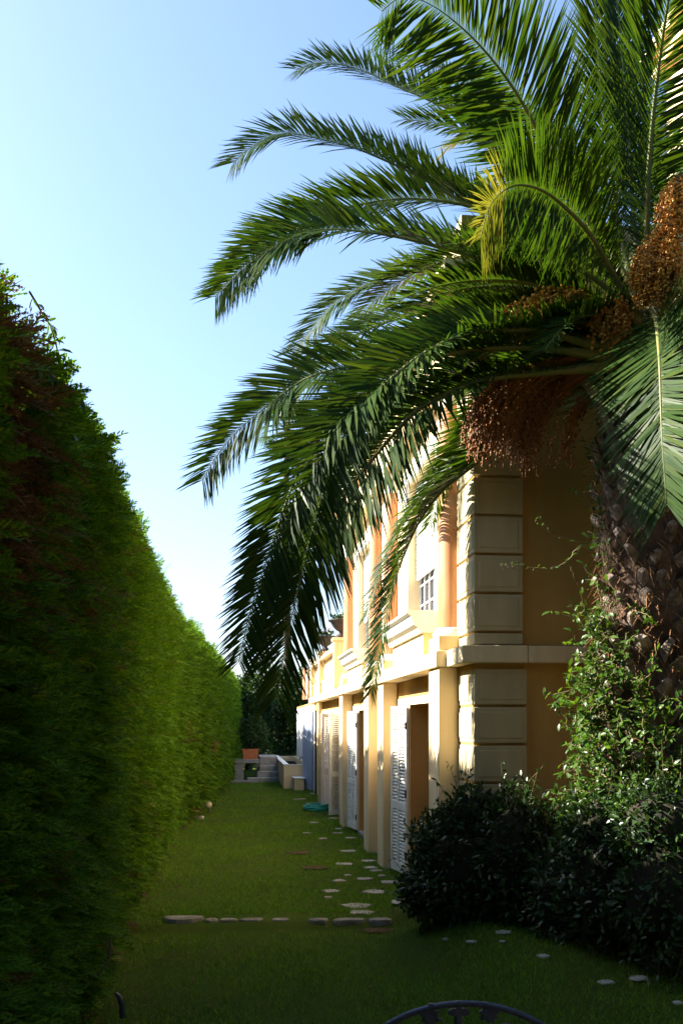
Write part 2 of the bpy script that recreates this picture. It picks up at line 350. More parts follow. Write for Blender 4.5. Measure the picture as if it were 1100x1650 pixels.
# cream faces of the bays
b = MB()
for (p, q) in ((0, 1), (2, 3)):
    o = OPEN[0 if p == 0 else 1]
    y0, y1 = Y(PIL[p][1]), Y(PIL[q][0])
    b.box(XW-.012, XW-.001, y0, Y(o[0]), -.1, 2.45); b.box(XW-.012, XW-.001, Y(o[1]), y1, -.1, 2.45)
    b.box(XW-.012, XW-.001, Y(o[0]), Y(o[1]), 2.353, 2.45)
b.box(XW-.012, XW-.001, Y(PIL[1][1]), Y(PIL[2][0]), -.1, 2.45)
b.box(XW-.012, XW-.001, Y(20.75), Y(22.55), -.1, 2.45); b.box(XW-.012, XW-.001, Y(24.0), Y(30.5), -.1, 2.45)
b.box(XW-.012, XW-.001, Y(22.55), Y(24.0), 2.353, 2.45)
vp(b, 'bay_panel', M['cream'])
b = MB(); b.box(XW-.014, XW-.001, Y(30.5), yend, -.1, 2.68); tag(vp(b, 'white_wall', M['whitewall']))
# reveal boxes behind the openings
for (z0, z1) in OPEN:
    b = MB(); y0, y1 = Y(z0), Y(z1)
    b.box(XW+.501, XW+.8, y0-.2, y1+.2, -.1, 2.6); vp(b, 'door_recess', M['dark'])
    d = MB(); d.box(XW+.42, XW+.46, y0+.03, y1-.03, .02, 2.34)
    do = vp(d, 'door', M['ochre']); 
    g = MB()
    for s in (0, 1):
        ya = y0+.12+s*(y1-y0-.06)/2; yb = y0-.02+(s+1)*(y1-y0-.04)/2
        g.box(XW+.405, XW+.419, ya, yb, .5, 2.2)
    o = g.build('pane', M['glass']); o.parent = do
    b = MB(); b.box(XW-.03, XW+.2, y0+.01, y1-.01, -.05, .05); vp(b, 'door_sill', M['concrete'], .006)
# pilasters
for i, (z0, z1) in enumerate(PIL):
    b = MB(); y0, y1 = YZ(z0, XP), YZ(z1, XP)
    b.box(XP, XW-.013 if i else XW+.02, y0, y1, -.1, ZB-.002)
    vp(b, 'pilaster', M['cream'], .008)
# band between the storeys
b = MB()
b.box(2.02, XW-.002, YZ(10.32, 2.05), YZ(29.5, 2.0), ZB, ZT)
b.box(2.13, XW+.5, YE-.1, YZ(10.32, 2.05)-.003, ZB, ZT)
b.box(XW+.503, 9.05, YE-.098, YE+.045, ZB+.002, ZT-.002)
vp(b, 'string_course', M['band'], .012)
# rusticated corner: stacked blocks with chamfered edges
zs = [z for z in np.arange(-.1, ZB-.02, .378)]
def quoin(zlo, zhi, w):
    q = MB(); q.box(XQ, XQ+w, YE, YE+.78, zlo+.012, zhi-.012)
    if zhi-zlo > .2: q.box(XQ+.045, XQ+w-.045, YE-.007, YE+.2, zlo+.055, zhi-.055); q.box(XQ-.007, XQ+.2, YE+.045, YE+.70, zlo+.055, zhi-.055)
    return vp(q, 'quoin', M['quoin'], .011)
v0 = 2.1+(1166-1075)*9.7/1600
z = v0+.0
tops = [v0]
while tops[-1] > .3: tops.append(tops[-1]-.378)
for i in range(len(tops)-1): quoin(tops[i+1], tops[i], .53)
q0 = 2.1+(1166-1018)*9.7/1600
quoin(ZT+.004, q0, .49)
zq = q0
while zq < ZR-.9: quoin(zq, zq+.382, .49); zq += .382
# upper storey wall
b = MB(); yU = Y(21.0)
ucuts = [c for o in WIN for c in (Y(o[0]), Y(o[1]))]; us = [YE+.06]+ucuts+[yU]
XU = 2.30
for i in range(0, len(us), 2): b.box(XU, XU+.35, us[i], us[i+1], ZT-.08, ZR-.42)
for i in range(0, len(ucuts), 2): b.box(XU, XU+.35, ucuts[i], ucuts[i+1], ZT-.08, 3.38); b.box(XU, XU+.35, ucuts[i], ucuts[i+1], 5.36, ZR-.42)
b.box(XU+.36, 8.69, yU-.3, yU, ZT, ZR-.42)
vp(b, 'upper_wall', M['cream'])
# columns on pedestals
for i, (z0, z1) in enumerate(PIL):
    y0, y1 = YZ(z0, 2.1), YZ(z1, 2.1); yc = (y0+y1)/2; xc = 2.262
    p = MB(); p.box(2.06, XU-.002, y0+.0, y1, ZT+.001, 3.02); vp(p, 'pedestal', M['cream'], .008)
    c = MB(); hh = 5.75-3.03
    c.lathe((xc, yc, 3.02), [(.20, 0), (.21, .02), (.21, .045), (.185, .06), (.19, .08), (.165, .10)], 28); base = vp(c, 'column_base', M['white'])
    c = MB(); c.lathe((xc, yc, 3.12), [(.155, 0), (.15, .8), (.135, hh-.35)], 28); vp(c, 'column', M['marble'])
    c = MB(); c.lathe((xc, yc, 3.12+hh-.35), [(.135, 0), (.15, .02), (.14, .05), (.16, .16), (.2, .22), (.2, .27)], 28); vp(c, 'capital', M['white'])
# windows with roller shutters
for k, (z0, z1) in enumerate(WIN):
    y0, y1 = Y(z0), Y(z1); zb0, zb1 = 3.40, 5.36; xg = 2.44
    fr = MB()
    fr.box(XU-.05, XU-.002, y1, y1+.10, zb0, zb1+.1); fr.box(XU-.05, XU-.002, y0-.10, y0, zb0, zb1+.1); fr.box(XU-.05, XU-.002, y0, y1, zb1, zb1+.1)
    wf = vp(fr, 'window', M['white'], .006)
    g = MB(); g.box(xg+.03, xg+.04, y0, y1, zb0, zb1); o = g.build('pane', M['glass']); o.parent = wf
    m = MB()
    for j in range(7): yb = y0+.02+(y1-y0-.04)*j/6; m.box(xg, xg+.025, yb-.009, yb+.009, zb0, zb1)
    for j in range(8): zz = zb0+.03+j*.27; m.box(xg+.001, xg+.024, y0, y1, zz-.008, zz+.008)
    o = m.build('frame', M['iron' if False else 'white']); o.parent = wf
    s = MB(); zz = 4.05; 
    while zz < zb1-.01:
        s.prism([(xg-.045, zz+.005), (xg-.035, zz), (xg-.02, zz), (xg-.02, zz+.052), (xg-.035, zz+.052), (xg-.045, zz+.046)], y0+.01, y1-.01); zz += .055
    o = s.build('roller_shutter', M['white']); o.parent = wf
    s = MB(); s.prism([(1.98, 3.24), (1.95, 3.31), (1.95, 3.34), (1.90, 3.37), (1.90, 3.40), (xg, 3.41), (xg, 3.15), (2.06, 3.15), (2.03, 3.2)], y0-.12, y1+.18)
    o = s.build('sill', M['white']); o.parent = wf
    s = MB(); s.box(2.10, XU-.003, y0-.06, y1+.14, ZT+.002, 3.149); vp(s, 'apron', M['cream'])
# entablature, parapet and set-back upper block
b = MB()
b.box(2.1, XU+.36, YE-.0, yU, ZR-.95, ZR-.42)
b.box(2.02, XU+.36, YE-.1, yU+.1, ZR-.419, ZR-.3); b.box(1.94, XU+.36, YE-.18, yU+.18, ZR-.299, ZR-.2); b.box(2.14, XU+.36, YE, yU, ZR-.199, ZR+.32)
b.box(XU+.361, 9.1, YE-.18, YE+.3, ZR-.3, ZR-.2); b.box(XU+.361, 9.0, YE, YE+.3, ZR-.199, ZR+.3)
vp(b, 'cornice', M['cream'], .01)
b = MB(); b.box(XU+.2, 9.0, YE+.3, yU, ZR-.36, ZR-.301); vp(b, 'roof', M['terracotta'])
b = MB(); b.box(5.25, 9.0, Y(10.6), Y(12), ZR-.3, 10.14); b.box(5.0, 9.2, Y(10.2), Y(12.3), 10.301, 10.45); b.box(5.1, 9.1, Y(10.35), Y(12.1), 10.141, 10.3)
vp(b, 'upper_block', M['cream'])
# terrace with balustrade beyond the upper storey
yb0, yb1 = Y(21.0)+.02, Y(28.0)
b = MB(); b.box(2.04, 2.27, yb0, yb1, ZT+.001, 3.12); b.box(XW+.501, 8.7, Y(20), yend, ZB-.1, ZB+.05)
vp(b, 'balustrade_plinth', M['cream'], .006)
b = MB(); b.box(1.98, 2.30, yb0, yb1, 3.66, 3.72); b.box(2.0, 2.28, yb0, yb1, 3.721, 3.78); b.box(2.02, 2.26, yb0, yb1, 3.121, 3.17)
vp(b, 'balustrade_rail', M['cream'], .012)
nb = 34
for i in range(nb):
    y = yb0+.35+(yb1-yb0-.6)*i/(nb-1)
    b = MB(); b.lathe((2.14, y, 3.17), [(.06, 0), (.06, .04), (.035, .06), (.065, .17), (.06, .25), (.032, .38), (.05, .41), (.055, .45), (.06, .49)], 10)
    vp(b, 'baluster', M['cream'])
for y in (yb0+.12, (yb0+yb1)/2+.6, yb1):
    b = MB(); b.box(1.97, 2.31, y-.14, y+.14, ZT+.002, 3.85); b.box(1.94, 2.34, y-.18, y+.18, 3.851, 3.92); vp(b, 'balustrade_post', M['cream'], .008)
yq = Y(30.5)
b = MB(); b.box(2.02, 2.4, yq-.4, yq+.3, ZT+.001, 3.75); vp(b, 'end_pier', M['cream'], .008)
b = MB(); b.lathe((2.1, yq+.9, ZT), [(.15, 0), (.14, 1.0)], 16); vp(b, 'column', M['marble'])
# shutters: slatted leaves standing off the wall
def shutter(hinge, tip, z0, z1, mirror=1, m='white'):
    h = Vector((hinge[0], hinge[1], 0)); t = Vector((tip[0], tip[1], 0)); d = t-h; L = d.length; d.normalize(); nrm = Vector((-d.y, d.x, 0))*mirror
    th = .038
    fr = MB()
    def bar(a0, a1, za, zb): fr.obox(h+d*a0+Vector((0, 0, za)), d*(a1-a0), nrm*th, Vector((0, 0, zb-za)))
    bar(0, .07, z0, z1); bar(L-.07, L, z0, z1)
    zm = z0+(z1-z0)*.40
    for za, zb in ((z0, z0+.12), (zm-.05, zm+.05), (z1-.09, z1)): bar(.0701, L-.0701, za, zb)
    sh = vp(fr, 'shutter', M[m], .004)
    for za, zb in ((z0+.12, zm-.05), (zm+.05, z1-.09)):
        sl = MB()
        nz = int((zb-za)/.045)
        for i in range(nz):
            zz = za+(i+.5)*(zb-za)/nz
            sl.obox(h+d*.07+nrm*(.004)+Vector((0, 0, zz-.018)), d*(L-.14), nrm*.030+Vector((0, 0, .026)), Vector((0, 0, .008)))
        o = sl.build('slats', M[m]); o.parent = sh
    for zz in (z0+.25, z0+1.1, z1-.25):
        hg = MB(); hg.tube([h+Vector((0, 0, zz-.05))-nrm*.01, h+Vector((0, 0, zz+.05))-nrm*.01], .012, 8)
        o = hg.build('hinge', M['iron']); o.parent = sh
    return sh
yj = Y(13.38); shutter((XW-.02, yj+.03), (2.12, yj+.72), .05, 2.34, -1); shutter((XW-.06, yj+.0), (2.17, yj+.02+.42), .05, 2.32, -1)
yj = Y(19.1); shutter((XW-.02, yj+.03), (2.12, yj+.72), .05, 2.34, -1); shutter((XW-.06, yj+.0), (2.17, yj+.44), .05, 2.32, -1)
yj = Y(24.0); shutter((XW-.02, yj+.03), (2.10, yj+.75), .05, 2.34, -1); shutter((XW-.01, yj-.02), (1.94, yj-.22), .05, 2.34, -1)
yj = Y(22.55); shutter((XW-.02, yj-.02), (1.97, yj-.25), .05, 2.34, 1)
# down pipe and white side door, its bluish shade painted in
b = MB(); yp = YZ(26.6, 2.1); b.tube([(2.12, yp, -.05), (2.12, yp, ZB-.01)], .055, 12)
for zz in (.5, 1.5, 2.4): b.tube([(2.12, yp, zz), (2.12, yp, zz+.03)], .066, 12)
vp(b, 'downpipe', M['pipe'])
h0, t0 = Vector((XW-.03, YZ(30.8, XW), 0)), Vector((2.02, YZ(31.7, 2.02), 0)); dd = (t0-h0)
b = MB(); b.obox(h0+Vector((0, 0, .03)), dd, Vector((-dd.y, dd.x, 0)).normalized()*.045, Vector((0, 0, 2.5))); sd_ = vp(b, 'side_door', M['shadedoor'], .004)
b = MB(); q = h0+dd*.9+Vector((0, 0, 1.05)); nn = Vector((dd.y, -dd.x, 0)).normalized(); b.tube([q, q+nn*.05, q+nn*.05-dd.normalized()*.1], .012, 8); b.obox(q-Vector((0, 0, .12))-dd.normalized()*.02, dd.normalized()*.04, nn*.012, Vector((0, 0, .2)))
o = b.build('handle', M['iron']); o.parent = sd_
b = MB(); b.box(XW-.06, XW-.015, Y(29.6), Y(29.75), .0, 2.5); vp(b, 'door_frame', M['dark'])

# ------------------------------------------------------------------ urns on the balustrade
def urn(name, c, label, flower):
    u = empty(name, c, label, 'urn', 'urns on the terrace balustrade')
    b = MB(); b.lathe(c, [(.0, 0), (.13, 0), (.13, .05), (.06, .09), (.05, .13), (.12, .17), (.2, .26), (.23, .33), (.29, .36), (.29, .38), (.24, .39), (.2, .37), (0, .36)], 24)
    put(b.build('bowl', M['urn']), u)
    n = 130; a = rng.random(n)*6.28; r = .22*np.sqrt(rng.random(n)); P = np.stack([c[0]+r*np.cos(a), c[1]+r*np.sin(a), c[2]+.38+.12*rng.random(n)], 1)
    X, Yv, Z = frames(rng.normal(0, 1, (n, 3))+[0, 0, .6], rng.normal(0, 1, (n, 3)))
    V, Fq = scatter(LEAF, P, X, Yv, Z, .07+.04*rng.random(n)); put(quads('plant', V, Fq, M['shrub']), u)
    if flower:
        n = 60; P = np.array([c[0]+.05, c[1], c[2]+.5])+rng.normal(0, .07, (n, 3)); X, Yv, Z = frames(rng.normal(0, 1, (n, 3)), rng.normal(0, 1, (n, 3)))
        V, Fq = scatter(LEAF, P, X, Yv, Z, np.full(n, .05)); put(quads('flower', V, Fq, M['flower']), u)
LEAF = (np.array([(0, 0, 0), (.35, -.2, .07), (.75, -.15, .02), (1, 0, -.12), (.75, .15, .02), (.35, .2, .07), (.4, 0, 0.0), (.75, 0, -.05)]),
        np.array([(0, 1, 6, 5), (1, 2, 7, 6), (6, 7, 4, 5), (7, 2, 3, 4)]))
urn('urn', (2.14, yb0+.12, 3.921), 'dark stone urn nearest the red column, half hidden behind it', False)
urn('urn', (2.14, (yb0+yb1)/2+.6, 3.921), 'dark stone urn with pink flowers standing midway along the balustrade', True)

# ------------------------------------------------------------------ date palm
PX, PY = 0, 0
pc = W(1046, 520, 8.55); PX, PY, PZ = pc.x, pc.y, pc.z
palm = empty('date_palm', (PX, PY, 0), 'large date palm with arching fronds and orange fruit in front of the house corner', 'palm tree')
def frond(P, L=.5, roll=(0, 0), lift=(38, 20), m='palm', base=.16, N0=None, dens=.0125, tip=.44, ang=(64, 40), wd=.0195, side=(1, 1), pale=None, rach=True, dropy=.12):
    """one feather leaf: P = points of its midrib from crown to tip"""
    P = np.array([list(p) for p in P], float)
    # Catmull-Rom through the points
    Q = np.vstack([2*P[0]-P[1], P, 2*P[-1]-P[-2]]); C_ = []
    for i in range(1, len(Q)-2):
        for u in np.linspace(0, 1, 24, endpoint=False):
            p0, p1, p2, p3 = Q[i-1:i+3]
            C_.append(.5*((2*p1)+(-p0+p2)*u+(2*p0-5*p1+4*p2-p3)*u*u+(-p0+3*p1-3*p2+p3)*u**3))
    C_.append(P[-1]); C_ = np.array(C_); dl = np.r_[0, np.cumsum(np.linalg.norm(np.diff(C_, axis=0), axis=1))]; Lt = dl[-1]
    K = max(int(Lt/dens), 20); s = np.linspace(0, Lt, K)
    c = np.stack([np.interp(s, dl, C_[:, i]) for i in range(3)], 1)
    T = unit(np.gradient(c, axis=0))
    N = np.zeros_like(T); v = np.array(N0 if N0 is not None else (0, 0, 1.), float)
    for i in range(K):
        v = v-T[i]*np.dot(v, T[i]); v = v/np.linalg.norm(v); N[i] = v
    t = s/Lt; ro = np.radians(roll[0]+(roll[1]-roll[0])*t)[:, None]
    S = np.cross(T, N); N, S = N*np.cos(ro)+S*np.sin(ro), S*np.cos(ro)-N*np.sin(ro)
    prof = np.interp(t, [0, base, base+.12, .5, .8, 1], [.10, .2, .85, 1, .78, tip])
    Vs = []; Fs = []; o = 0; mis = []
    for sd, on in ((-1, side[0]), (1, side[1])):
        if not on: continue
        k = np.where(t > base*.55)[0]; n = len(k)
        A = np.radians(np.interp(t[k], [0, 1], ang)+rng.normal(0, 4, n)); Lf = np.radians(np.interp(t[k], [0, 1], lift)+rng.normal(0, 6, n)+4*((k % 3)-1))
        ln = L*on*prof[k]*(1+rng.normal(0, .07, n))
        d = T[k]*np.cos(A)[:, None]+np.sin(A)[:, None]*(sd*S[k]*np.cos(Lf)[:, None]+N[k]*np.sin(Lf)[:, None])
        d = unit(d+rng.normal(0, .03, (n, 3)))
        wv = unit(np.cross(d, N[k]*np.cos(Lf)[:, None]-sd*S[k]*np.sin(Lf)[:, None])); wv = unit(T[k]*.9+.0*wv-d*np.sum(T[k]*.9*d, 1, keepdims=True))
        p0 = c[k]; g = np.array([0, 0, -1.])
        rows = []
        for u, ww in ((0, .28), (.28, 1), (.62, .85), (1, .08)):
            q = p0+d*(ln*u)[:, None]+g*(dropy*ln*u*u)[:, None]
            w_ = wv*(wd*ww*np.clip(ln/L, .4, 1)*.62)[:, None]
            rows += [q-w_, q+w_]
        Vv = np.stack(rows, 1).reshape(-1, 3); base_i = (np.arange(n)*8)[:, None]
        Fv = np.concatenate([base_i+np.array([0, 1, 3, 2]), base_i+np.array([2, 3, 5, 4]), base_i+np.array([4, 5, 7, 6])])
        Vs.append(Vv); Fs.append(Fv+o); o += len(Vv)
        mm = np.zeros(n, int)
        if pale: mm = (t[k] > pale).astype(int)
        mis.append(np.tile(mm, 3))
    ob = put(quads('frond', np.concatenate(Vs), np.concatenate(Fs), [M[m], M['palmpale']] if pale else M[m], mi=np.concatenate(mis) if pale else None), palm)
    r = MB(); st = max(1, K//28); idx = list(range(0, K, st))+[K-1]
    r.tube([c[i] for i in idx], [max(.034*(1-t[i])**1.2*(1 if Lt > 2 else .6), .0035)+(.03*max(0, .12-t[i])/.12) for i in idx], 6)
    ro_ = r.build('midrib', M['rachis']); ro_.parent = ob
    return ob
def pts(l): return [W(*p) for p in l]
CR = (1030, 540, 8.5)
# the fronds one can follow in the photograph, crown to tip (photo x, photo y, metres from the lens)
frond(pts([(1010,500,8.6),(950,360,8.4),(871,220,8.1),(826,142,7.9),(783,85,7.7),(736,38,7.5),(689,5,7.3),(648,-6,7.2),(615,18,7.1)]), .80, (0,0), (10,6), N0=(-.25,-1,.25), ang=(68,46), dropy=.03, dens=.0115)
frond(pts([(1000,470,8.9),(860,330,9.3),(760,203,9.6),(698,165,9.7),(632,137,9.8),(580,112,9.9),(520,100,9.9),(478,112,9.9)]), .54, (0,-50), (50,14))
frond(pts([(1000,440,9.3),(900,250,10.4),(780,150,11.2),(710,110,11.6),(650,100,11.8),(632,118,11.8)]), .5, (0,0), (30,12))
frond(pts([(990,470,9.2),(880,320,10),(800,240,10.5),(760,222,10.7),(728,232,10.8),(704,258,10.8)]), .42, (0,0), (20,0), pale=.4)
frond(pts([(1005,510,8.8),(900,410,8.9),(820,355,9.0),(745,325,9.1),(686,291,9.1),(641,268,9.1),(573,239,9.1),(527,227,9.1),(459,214,9.1),(409,234,9.1),(376,262,9.1)]), .54, (0,-65), (52,12))
frond(pts([(1005,520,8.9),(900,430,9.3),(790,345,9.5),(690,322,9.6),(600,326,9.6),(504,350,9.5),(430,385,9.4),(385,432,9.3),(347,478,9.3)]), .56, (0,-75), (42,12))
frond(pts([(1000,530,8.6),(900,478,8.5),(800,428,8.3),(720,402,8.2),(641,382,8.1),(582,373,8.0),(518,370,8.0),(455,390,7.9),(402,424,7.9),(356,470,7.9)]), .54, (5,-80), (48,10))
frond(pts([(1000,535,8.8),(900,480,9.2),(810,448,9.5),(732,437,9.8),(650,441,10),(591,459,10.1),(536,491,10.1),(500,532,10.1),(472,566,10.1)]), .48, (0,-60), (42,8))
frond(pts([(1000,545,8.8),(900,520,9.1),(800,500,9.3),(700,503,9.4),(620,520,9.4),(545,555,9.3),(490,605,9.3),(455,650,9.3)]), .46, (0,-50), (42,10))
frond(pts([(1000,550,8.5),(900,540,8.2),(800,548,8.0),(700,564,7.9),(609,582,7.8),(527,598,7.7),(482,616,7.7),(436,650,7.6),(391,686,7.6),(354,727,7.6),(326,774,7.6)]), .50, (-5,-76), (46,8))
frond(pts([(985,560,8.3),(930,550,8.1),(870,533,7.9),(800,532,7.7),(745,541,7.6),(686,568,7.4),(636,605,7.3),(591,650,7.2),(555,700,7.1),(532,757,7.0),(510,830,7.0),(490,905,7.0),(478,960,7.0)]), .47, (-8,-72), (52,8))
frond(pts([(985,575,8.3),(850,560,7.9),(720,570,7.6),(630,610,7.4),(560,660,7.2),(505,718,7.1),(470,785,7.0),(447,850,7.0),(425,915,7.0),(403,985,7.0),(385,1066,7.0)]), .46, (0,-76), (44,6))
frond(pts([(985,590,8.3),(880,600,8.0),(780,612,7.8),(700,645,7.6),(664,668,7.5),(618,718,7.4),(564,786,7.3),(533,830,7.25),(507,887,7.2),(487,930,7.2),(470,993,7.2),(458,1050,7.2),(447,1120,7.2)]), .62, (-10,-78), (36,2), ang=(66,34))
frond(pts([(985,585,8.4),(860,590,8.2),(740,620,8.0),(640,680,7.9),(560,760,7.8),(500,850,7.75),(460,930,7.7),(430,1010,7.7),(415,1080,7.7)]), .48, (0,-40), (36,6))
frond(pts([(960,640,8.7),(880,670,9.0),(810,705,9.2),(773,741,9.3),(715,788,9.6),(678,836,9.8),(650,896,9.9),(628,968,9.9),(612,1040,9.9),(597,1116,9.9)]), .44, (0,-70), (40,10), base=.05)
frond(pts([(960,630,8.7),(860,670,9.1),(770,720,9.4),(700,780,9.8),(650,845,10),(615,920,10.1),(592,990,10.1)]), .40, (0,-60), (34,8), base=.05)
frond(pts([(1030,520,8.2),(985,440,8.0),(949,378,7.7),(911,336,7.4),(873,307,7.1),(835,298,6.9),(807,310,6.7),(786,338,6.6),(774,382,6.55)]), .62, (0,0), (26,6), N0=(-.3,-.9,.5), pale=.80, ang=(66,44), dropy=.08, dens=.0115)
frond(pts([(1042,500,8.3),(1041,400,8.2),(1043,307,8.1),(1050,200,8.0),(1062,95,7.9),(1076,0,7.7),(1095,-120,7.4),(1110,-220,7.0),(1120,-290,6.6)]), .72, (28,20), (12,8), N0=(0,-1,0.1), ang=(70,40), dropy=.05, dens=.0115)
frond(pts([(1020,480,8.9),(990,330,9.2),(972,180,9.4),(962,60,9.4),(955,-60,9.3),(940,-170,9.1)]), .60, (0,0), (25,12), N0=(0,-1,0.1), ang=(45,25))
frond(pts([(1035,500,8.8),(1020,350,9.1),(1010,200,9.3),(1000,80,9.3),(985,-80,9.2),(960,-200,9.0)]), .62, (0,0), (20,12), N0=(.2,-1,0.1), ang=(52,25))
frond(pts([(1045,500,8.3),(1052,505,7.9),(1056,515,7.6),(1059,540,7.3),(1062,589,7.0),(1064,662,6.85),(1066,716,6.75),(1070,770,6.7),(1073,812,6.68)]), .60, (42,42), (16,6), N0=(0,0,1), ang=(98,40), base=.14, dropy=.05, wd=.024, tip=.6, dens=.0105)
# the dense middle: shorter inner fronds and those that go away from the lens, to the right and over the trunk
def wild(az, el, Ln, droop, L=.5, lift=(38, 12), roll=(0, 0), start=None, m='palm'):
    p = Vector(start or (PX, PY, PZ-.1)); P = [p.copy()]; n = 9
    for i in range(n):
        e = R(el-droop*((i+.5)/n)**1.25)
        p = p+Vector((math.cos(R(az))*math.cos(e), math.sin(R(az))*math.cos(e), math.sin(e)))*Ln/n; P.append(p.copy())
    return frond(P, L, roll, lift, m=m)
for az, el, Ln, dr in ((80, 62, 3.6, 80), (40, 50, 3.8, 95), (20, 28, 3.8, 95), (-5, 52, 3.8, 95), (-30, 30, 3.8, 100), (110, 40, 3.6, 100), (140, 55, 3.5, 90), (60, 15, 3.6, 95),
                       (100, 10, 3.4, 90), (-50, 60, 3.8, 80), (125, 12, 3.2, 85), (160, 72, 3.2, 60), (10, 5, 3.5, 80), (60, 78, 3.2, 40), (150, 26, 3.4, 80), (-20, 2, 3.4, 75)):
    wild(az, el, Ln, dr)
for az, el, Ln, dr in ((165, 8, 2.2, 45), (182, -4, 1.9, 40), (150, -2, 1.9, 45), (200, 4, 2.1, 50), (170, 20, 2.8, 60), (185, 28, 2.5, 62), (200, 38, 2.1, 62), (158, 38, 2.4, 60), (215, 8, 1.6, 60)):
    wild(az, el, Ln, dr, .42, (44, 14))
# trunk with the stubs of cut leaves
tr = MB(); zs = np.linspace(-.1, PZ-.05, 30)
tr.tube([(PX+.03*math.sin(z*1.3), PY, z) for z in zs], [.40-.02*z/5+.02*math.sin(z*9) for z in zs], 24)
put(tr.build('trunk', M['trunk']), palm)
bo = MB(); rows = 27
for r_ in range(rows):
    z = .15+(PZ-.75)*r_/(rows-1); young = r_/rows > .80
    for j in range(13):
        a = 2*math.pi*(j+.5*(r_ % 2)+.12*r_)/13+random.uniform(-.06, .06)
        if random.random() < .10: continue
        o = Vector((math.cos(a), math.sin(a), 0)); t = Vector((-o.y, o.x, 0)); rad = .385
        c = Vector((PX, PY, z+random.uniform(-.03, .03)))+o*rad; wv = random.uniform(.05, .085); h = random.uniform(.08, .13); out = random.uniform(.04, .14)*(1.5 if young else 1)
        u = .25 if young else .07
        A = [c-t*wv, c-Vector((0, 0, h*.9)), c+t*wv, c+Vector((0, 0, h*.5))]
        cc = c+o*out+Vector((0, 0, u)); ws = random.uniform(.45, .85); cc += t*random.uniform(-.03, .03)
        B = [cc-t*wv*ws, cc-Vector((0, 0, h*.45*ws))+o*.01, cc+t*wv*ws, cc+Vector((0, 0, h*.35*ws))]
        bo.add(A+B, [(4, 5, 6, 7), (0, 1, 5, 4), (1, 2, 6, 5), (2, 3, 7, 6), (3, 0, 4, 7)])
put(bo.build('leaf_bases', M['boot'], bevel=.008), palm)
n = 5200; a = rng.random(n)*6.28; z = .2+(PZ-.6)*rng.random(n); o = np.stack([np.cos(a), np.sin(a), 0*a], 1)
P = np.array([PX, PY, 0])+o*.40; P[:, 2] = z
fib = (np.array([(0, -.02, 0), (.5, -.02, .0), (.5, .02, .0), (0, .02, 0), (1, -.008, -.25), (1, .008, -.25)]), np.array([(0, 1, 2, 3), (1, 4, 5, 2)]))
X, Yv, Z = frames(o*.6+rng.normal(0, .55, (n, 3))+[0, 0, -.25], np.tile([0, 0, 1.], (n, 1))+rng.normal(0, .3, (n, 3)))
V, Fq = scatter(fib, P, X, Yv, Z, .08+.14*rng.random(n)); put(quads('fibres', V, Fq, M['fibre']), palm)
# fruit: hanging bunches of strands with small dates
def sphere(nu=7, nv=5):
    v = []; f = []
    for i in range(nv+1):
        th = math.pi*i/nv
        for j in range(nu): v.append((math.sin(th)*math.cos(2*math.pi*j/nu), math.sin(th)*math.sin(2*math.pi*j/nu), 1.25*math.cos(th)))
    for i in range(nv):
        for j in range(nu): f.append((i*nu+j, (i+1)*nu+j, (i+1)*nu+(j+1)%nu, i*nu+(j+1)%nu))
    return np.array(v), np.array(f)
SP = sphere()
def bunch(base, c, rx, ry, rz, ns, nd, hang=.5, r=.0115, m='date'):
    base = np.array(base); c = np.array(c); B = []; st = MB()
    for i in range(ns):
        e = c+np.array([rx, ry, rz])*unit(rng.normal(0, 1, 3))*rng.random()**.4
        tip = e+np.array([0, 0, -hang*(.5+.6*rng.random())])
        t = np.linspace(0, 1, 14)[:, None]
        q = base*(1-t)**2+2*t*(1-t)*(e+np.array([0, 0, .12]))+t*t*tip
        st.tube([q[k] for k in range(0, 14, 2)]+[q[-1]], .0035, 4, cap=False)
        u = .42+.58*np.linspace(0, 1, nd)[:, None]
        B.append(base*(1-u)**2+2*u*(1-u)*(e+np.array([0, 0, .12]))+u*u*tip+rng.normal(0, .014, (nd, 3)))
    st.tube([base, (base*.5+c*.5), c], [.018, .014, .006], 8)
    P = np.concatenate(B); n = len(P); X, Yv, Z = frames(rng.normal(0, 1, (n, 3)), rng.normal(0, 1, (n, 3)))
    V, Fq = scatter(SP, P, X, Yv, Z, r*(.8+.4*rng.random(n)))
    fs = np.array([q for q in st.f if len(q) == 4]); V2 = np.array(st.v)
    put(quads('date_bunch', np.concatenate([V, V2]), np.concatenate([Fq, fs+len(V)]), [M[m], M['stalk']], smooth=True, mi=np.r_[np.zeros(len(Fq), int), np.ones(len(fs), int)]), palm)
heart = (PX, PY, PZ)
bunch(W(1085,360,8.3), W(1052,420,7.75), .22, .22, .17, 150, 22, .28, .0095)
bunch(W(1100,280,8.2), W(1086,325,7.8), .14, .2, .12, 70, 20, .22, .0095)
bunch(W(990,560,8.4), W(785,632,8.1), .24, .26, .12, 110, 20, .50, .0095, 'shaded_date')
bunch(W(990,580,8.5), W(840,655,8.4), .20, .24, .10, 70, 20, .5, .0095, 'shaded_date')
bunch(W(1000,500,8.6), W(860,490,8.3), .45, .3, .16, 50, 14, .28, .012)
bunch(W(1010,520,8.3), W(985,500,8.0), .18, .2, .12, 40, 14, .3, .012)
bunch(W(990,600,8.6), W(905,680,8.6), .12, .1, .1, 14, 14, .35, .011, 'shaded_date')

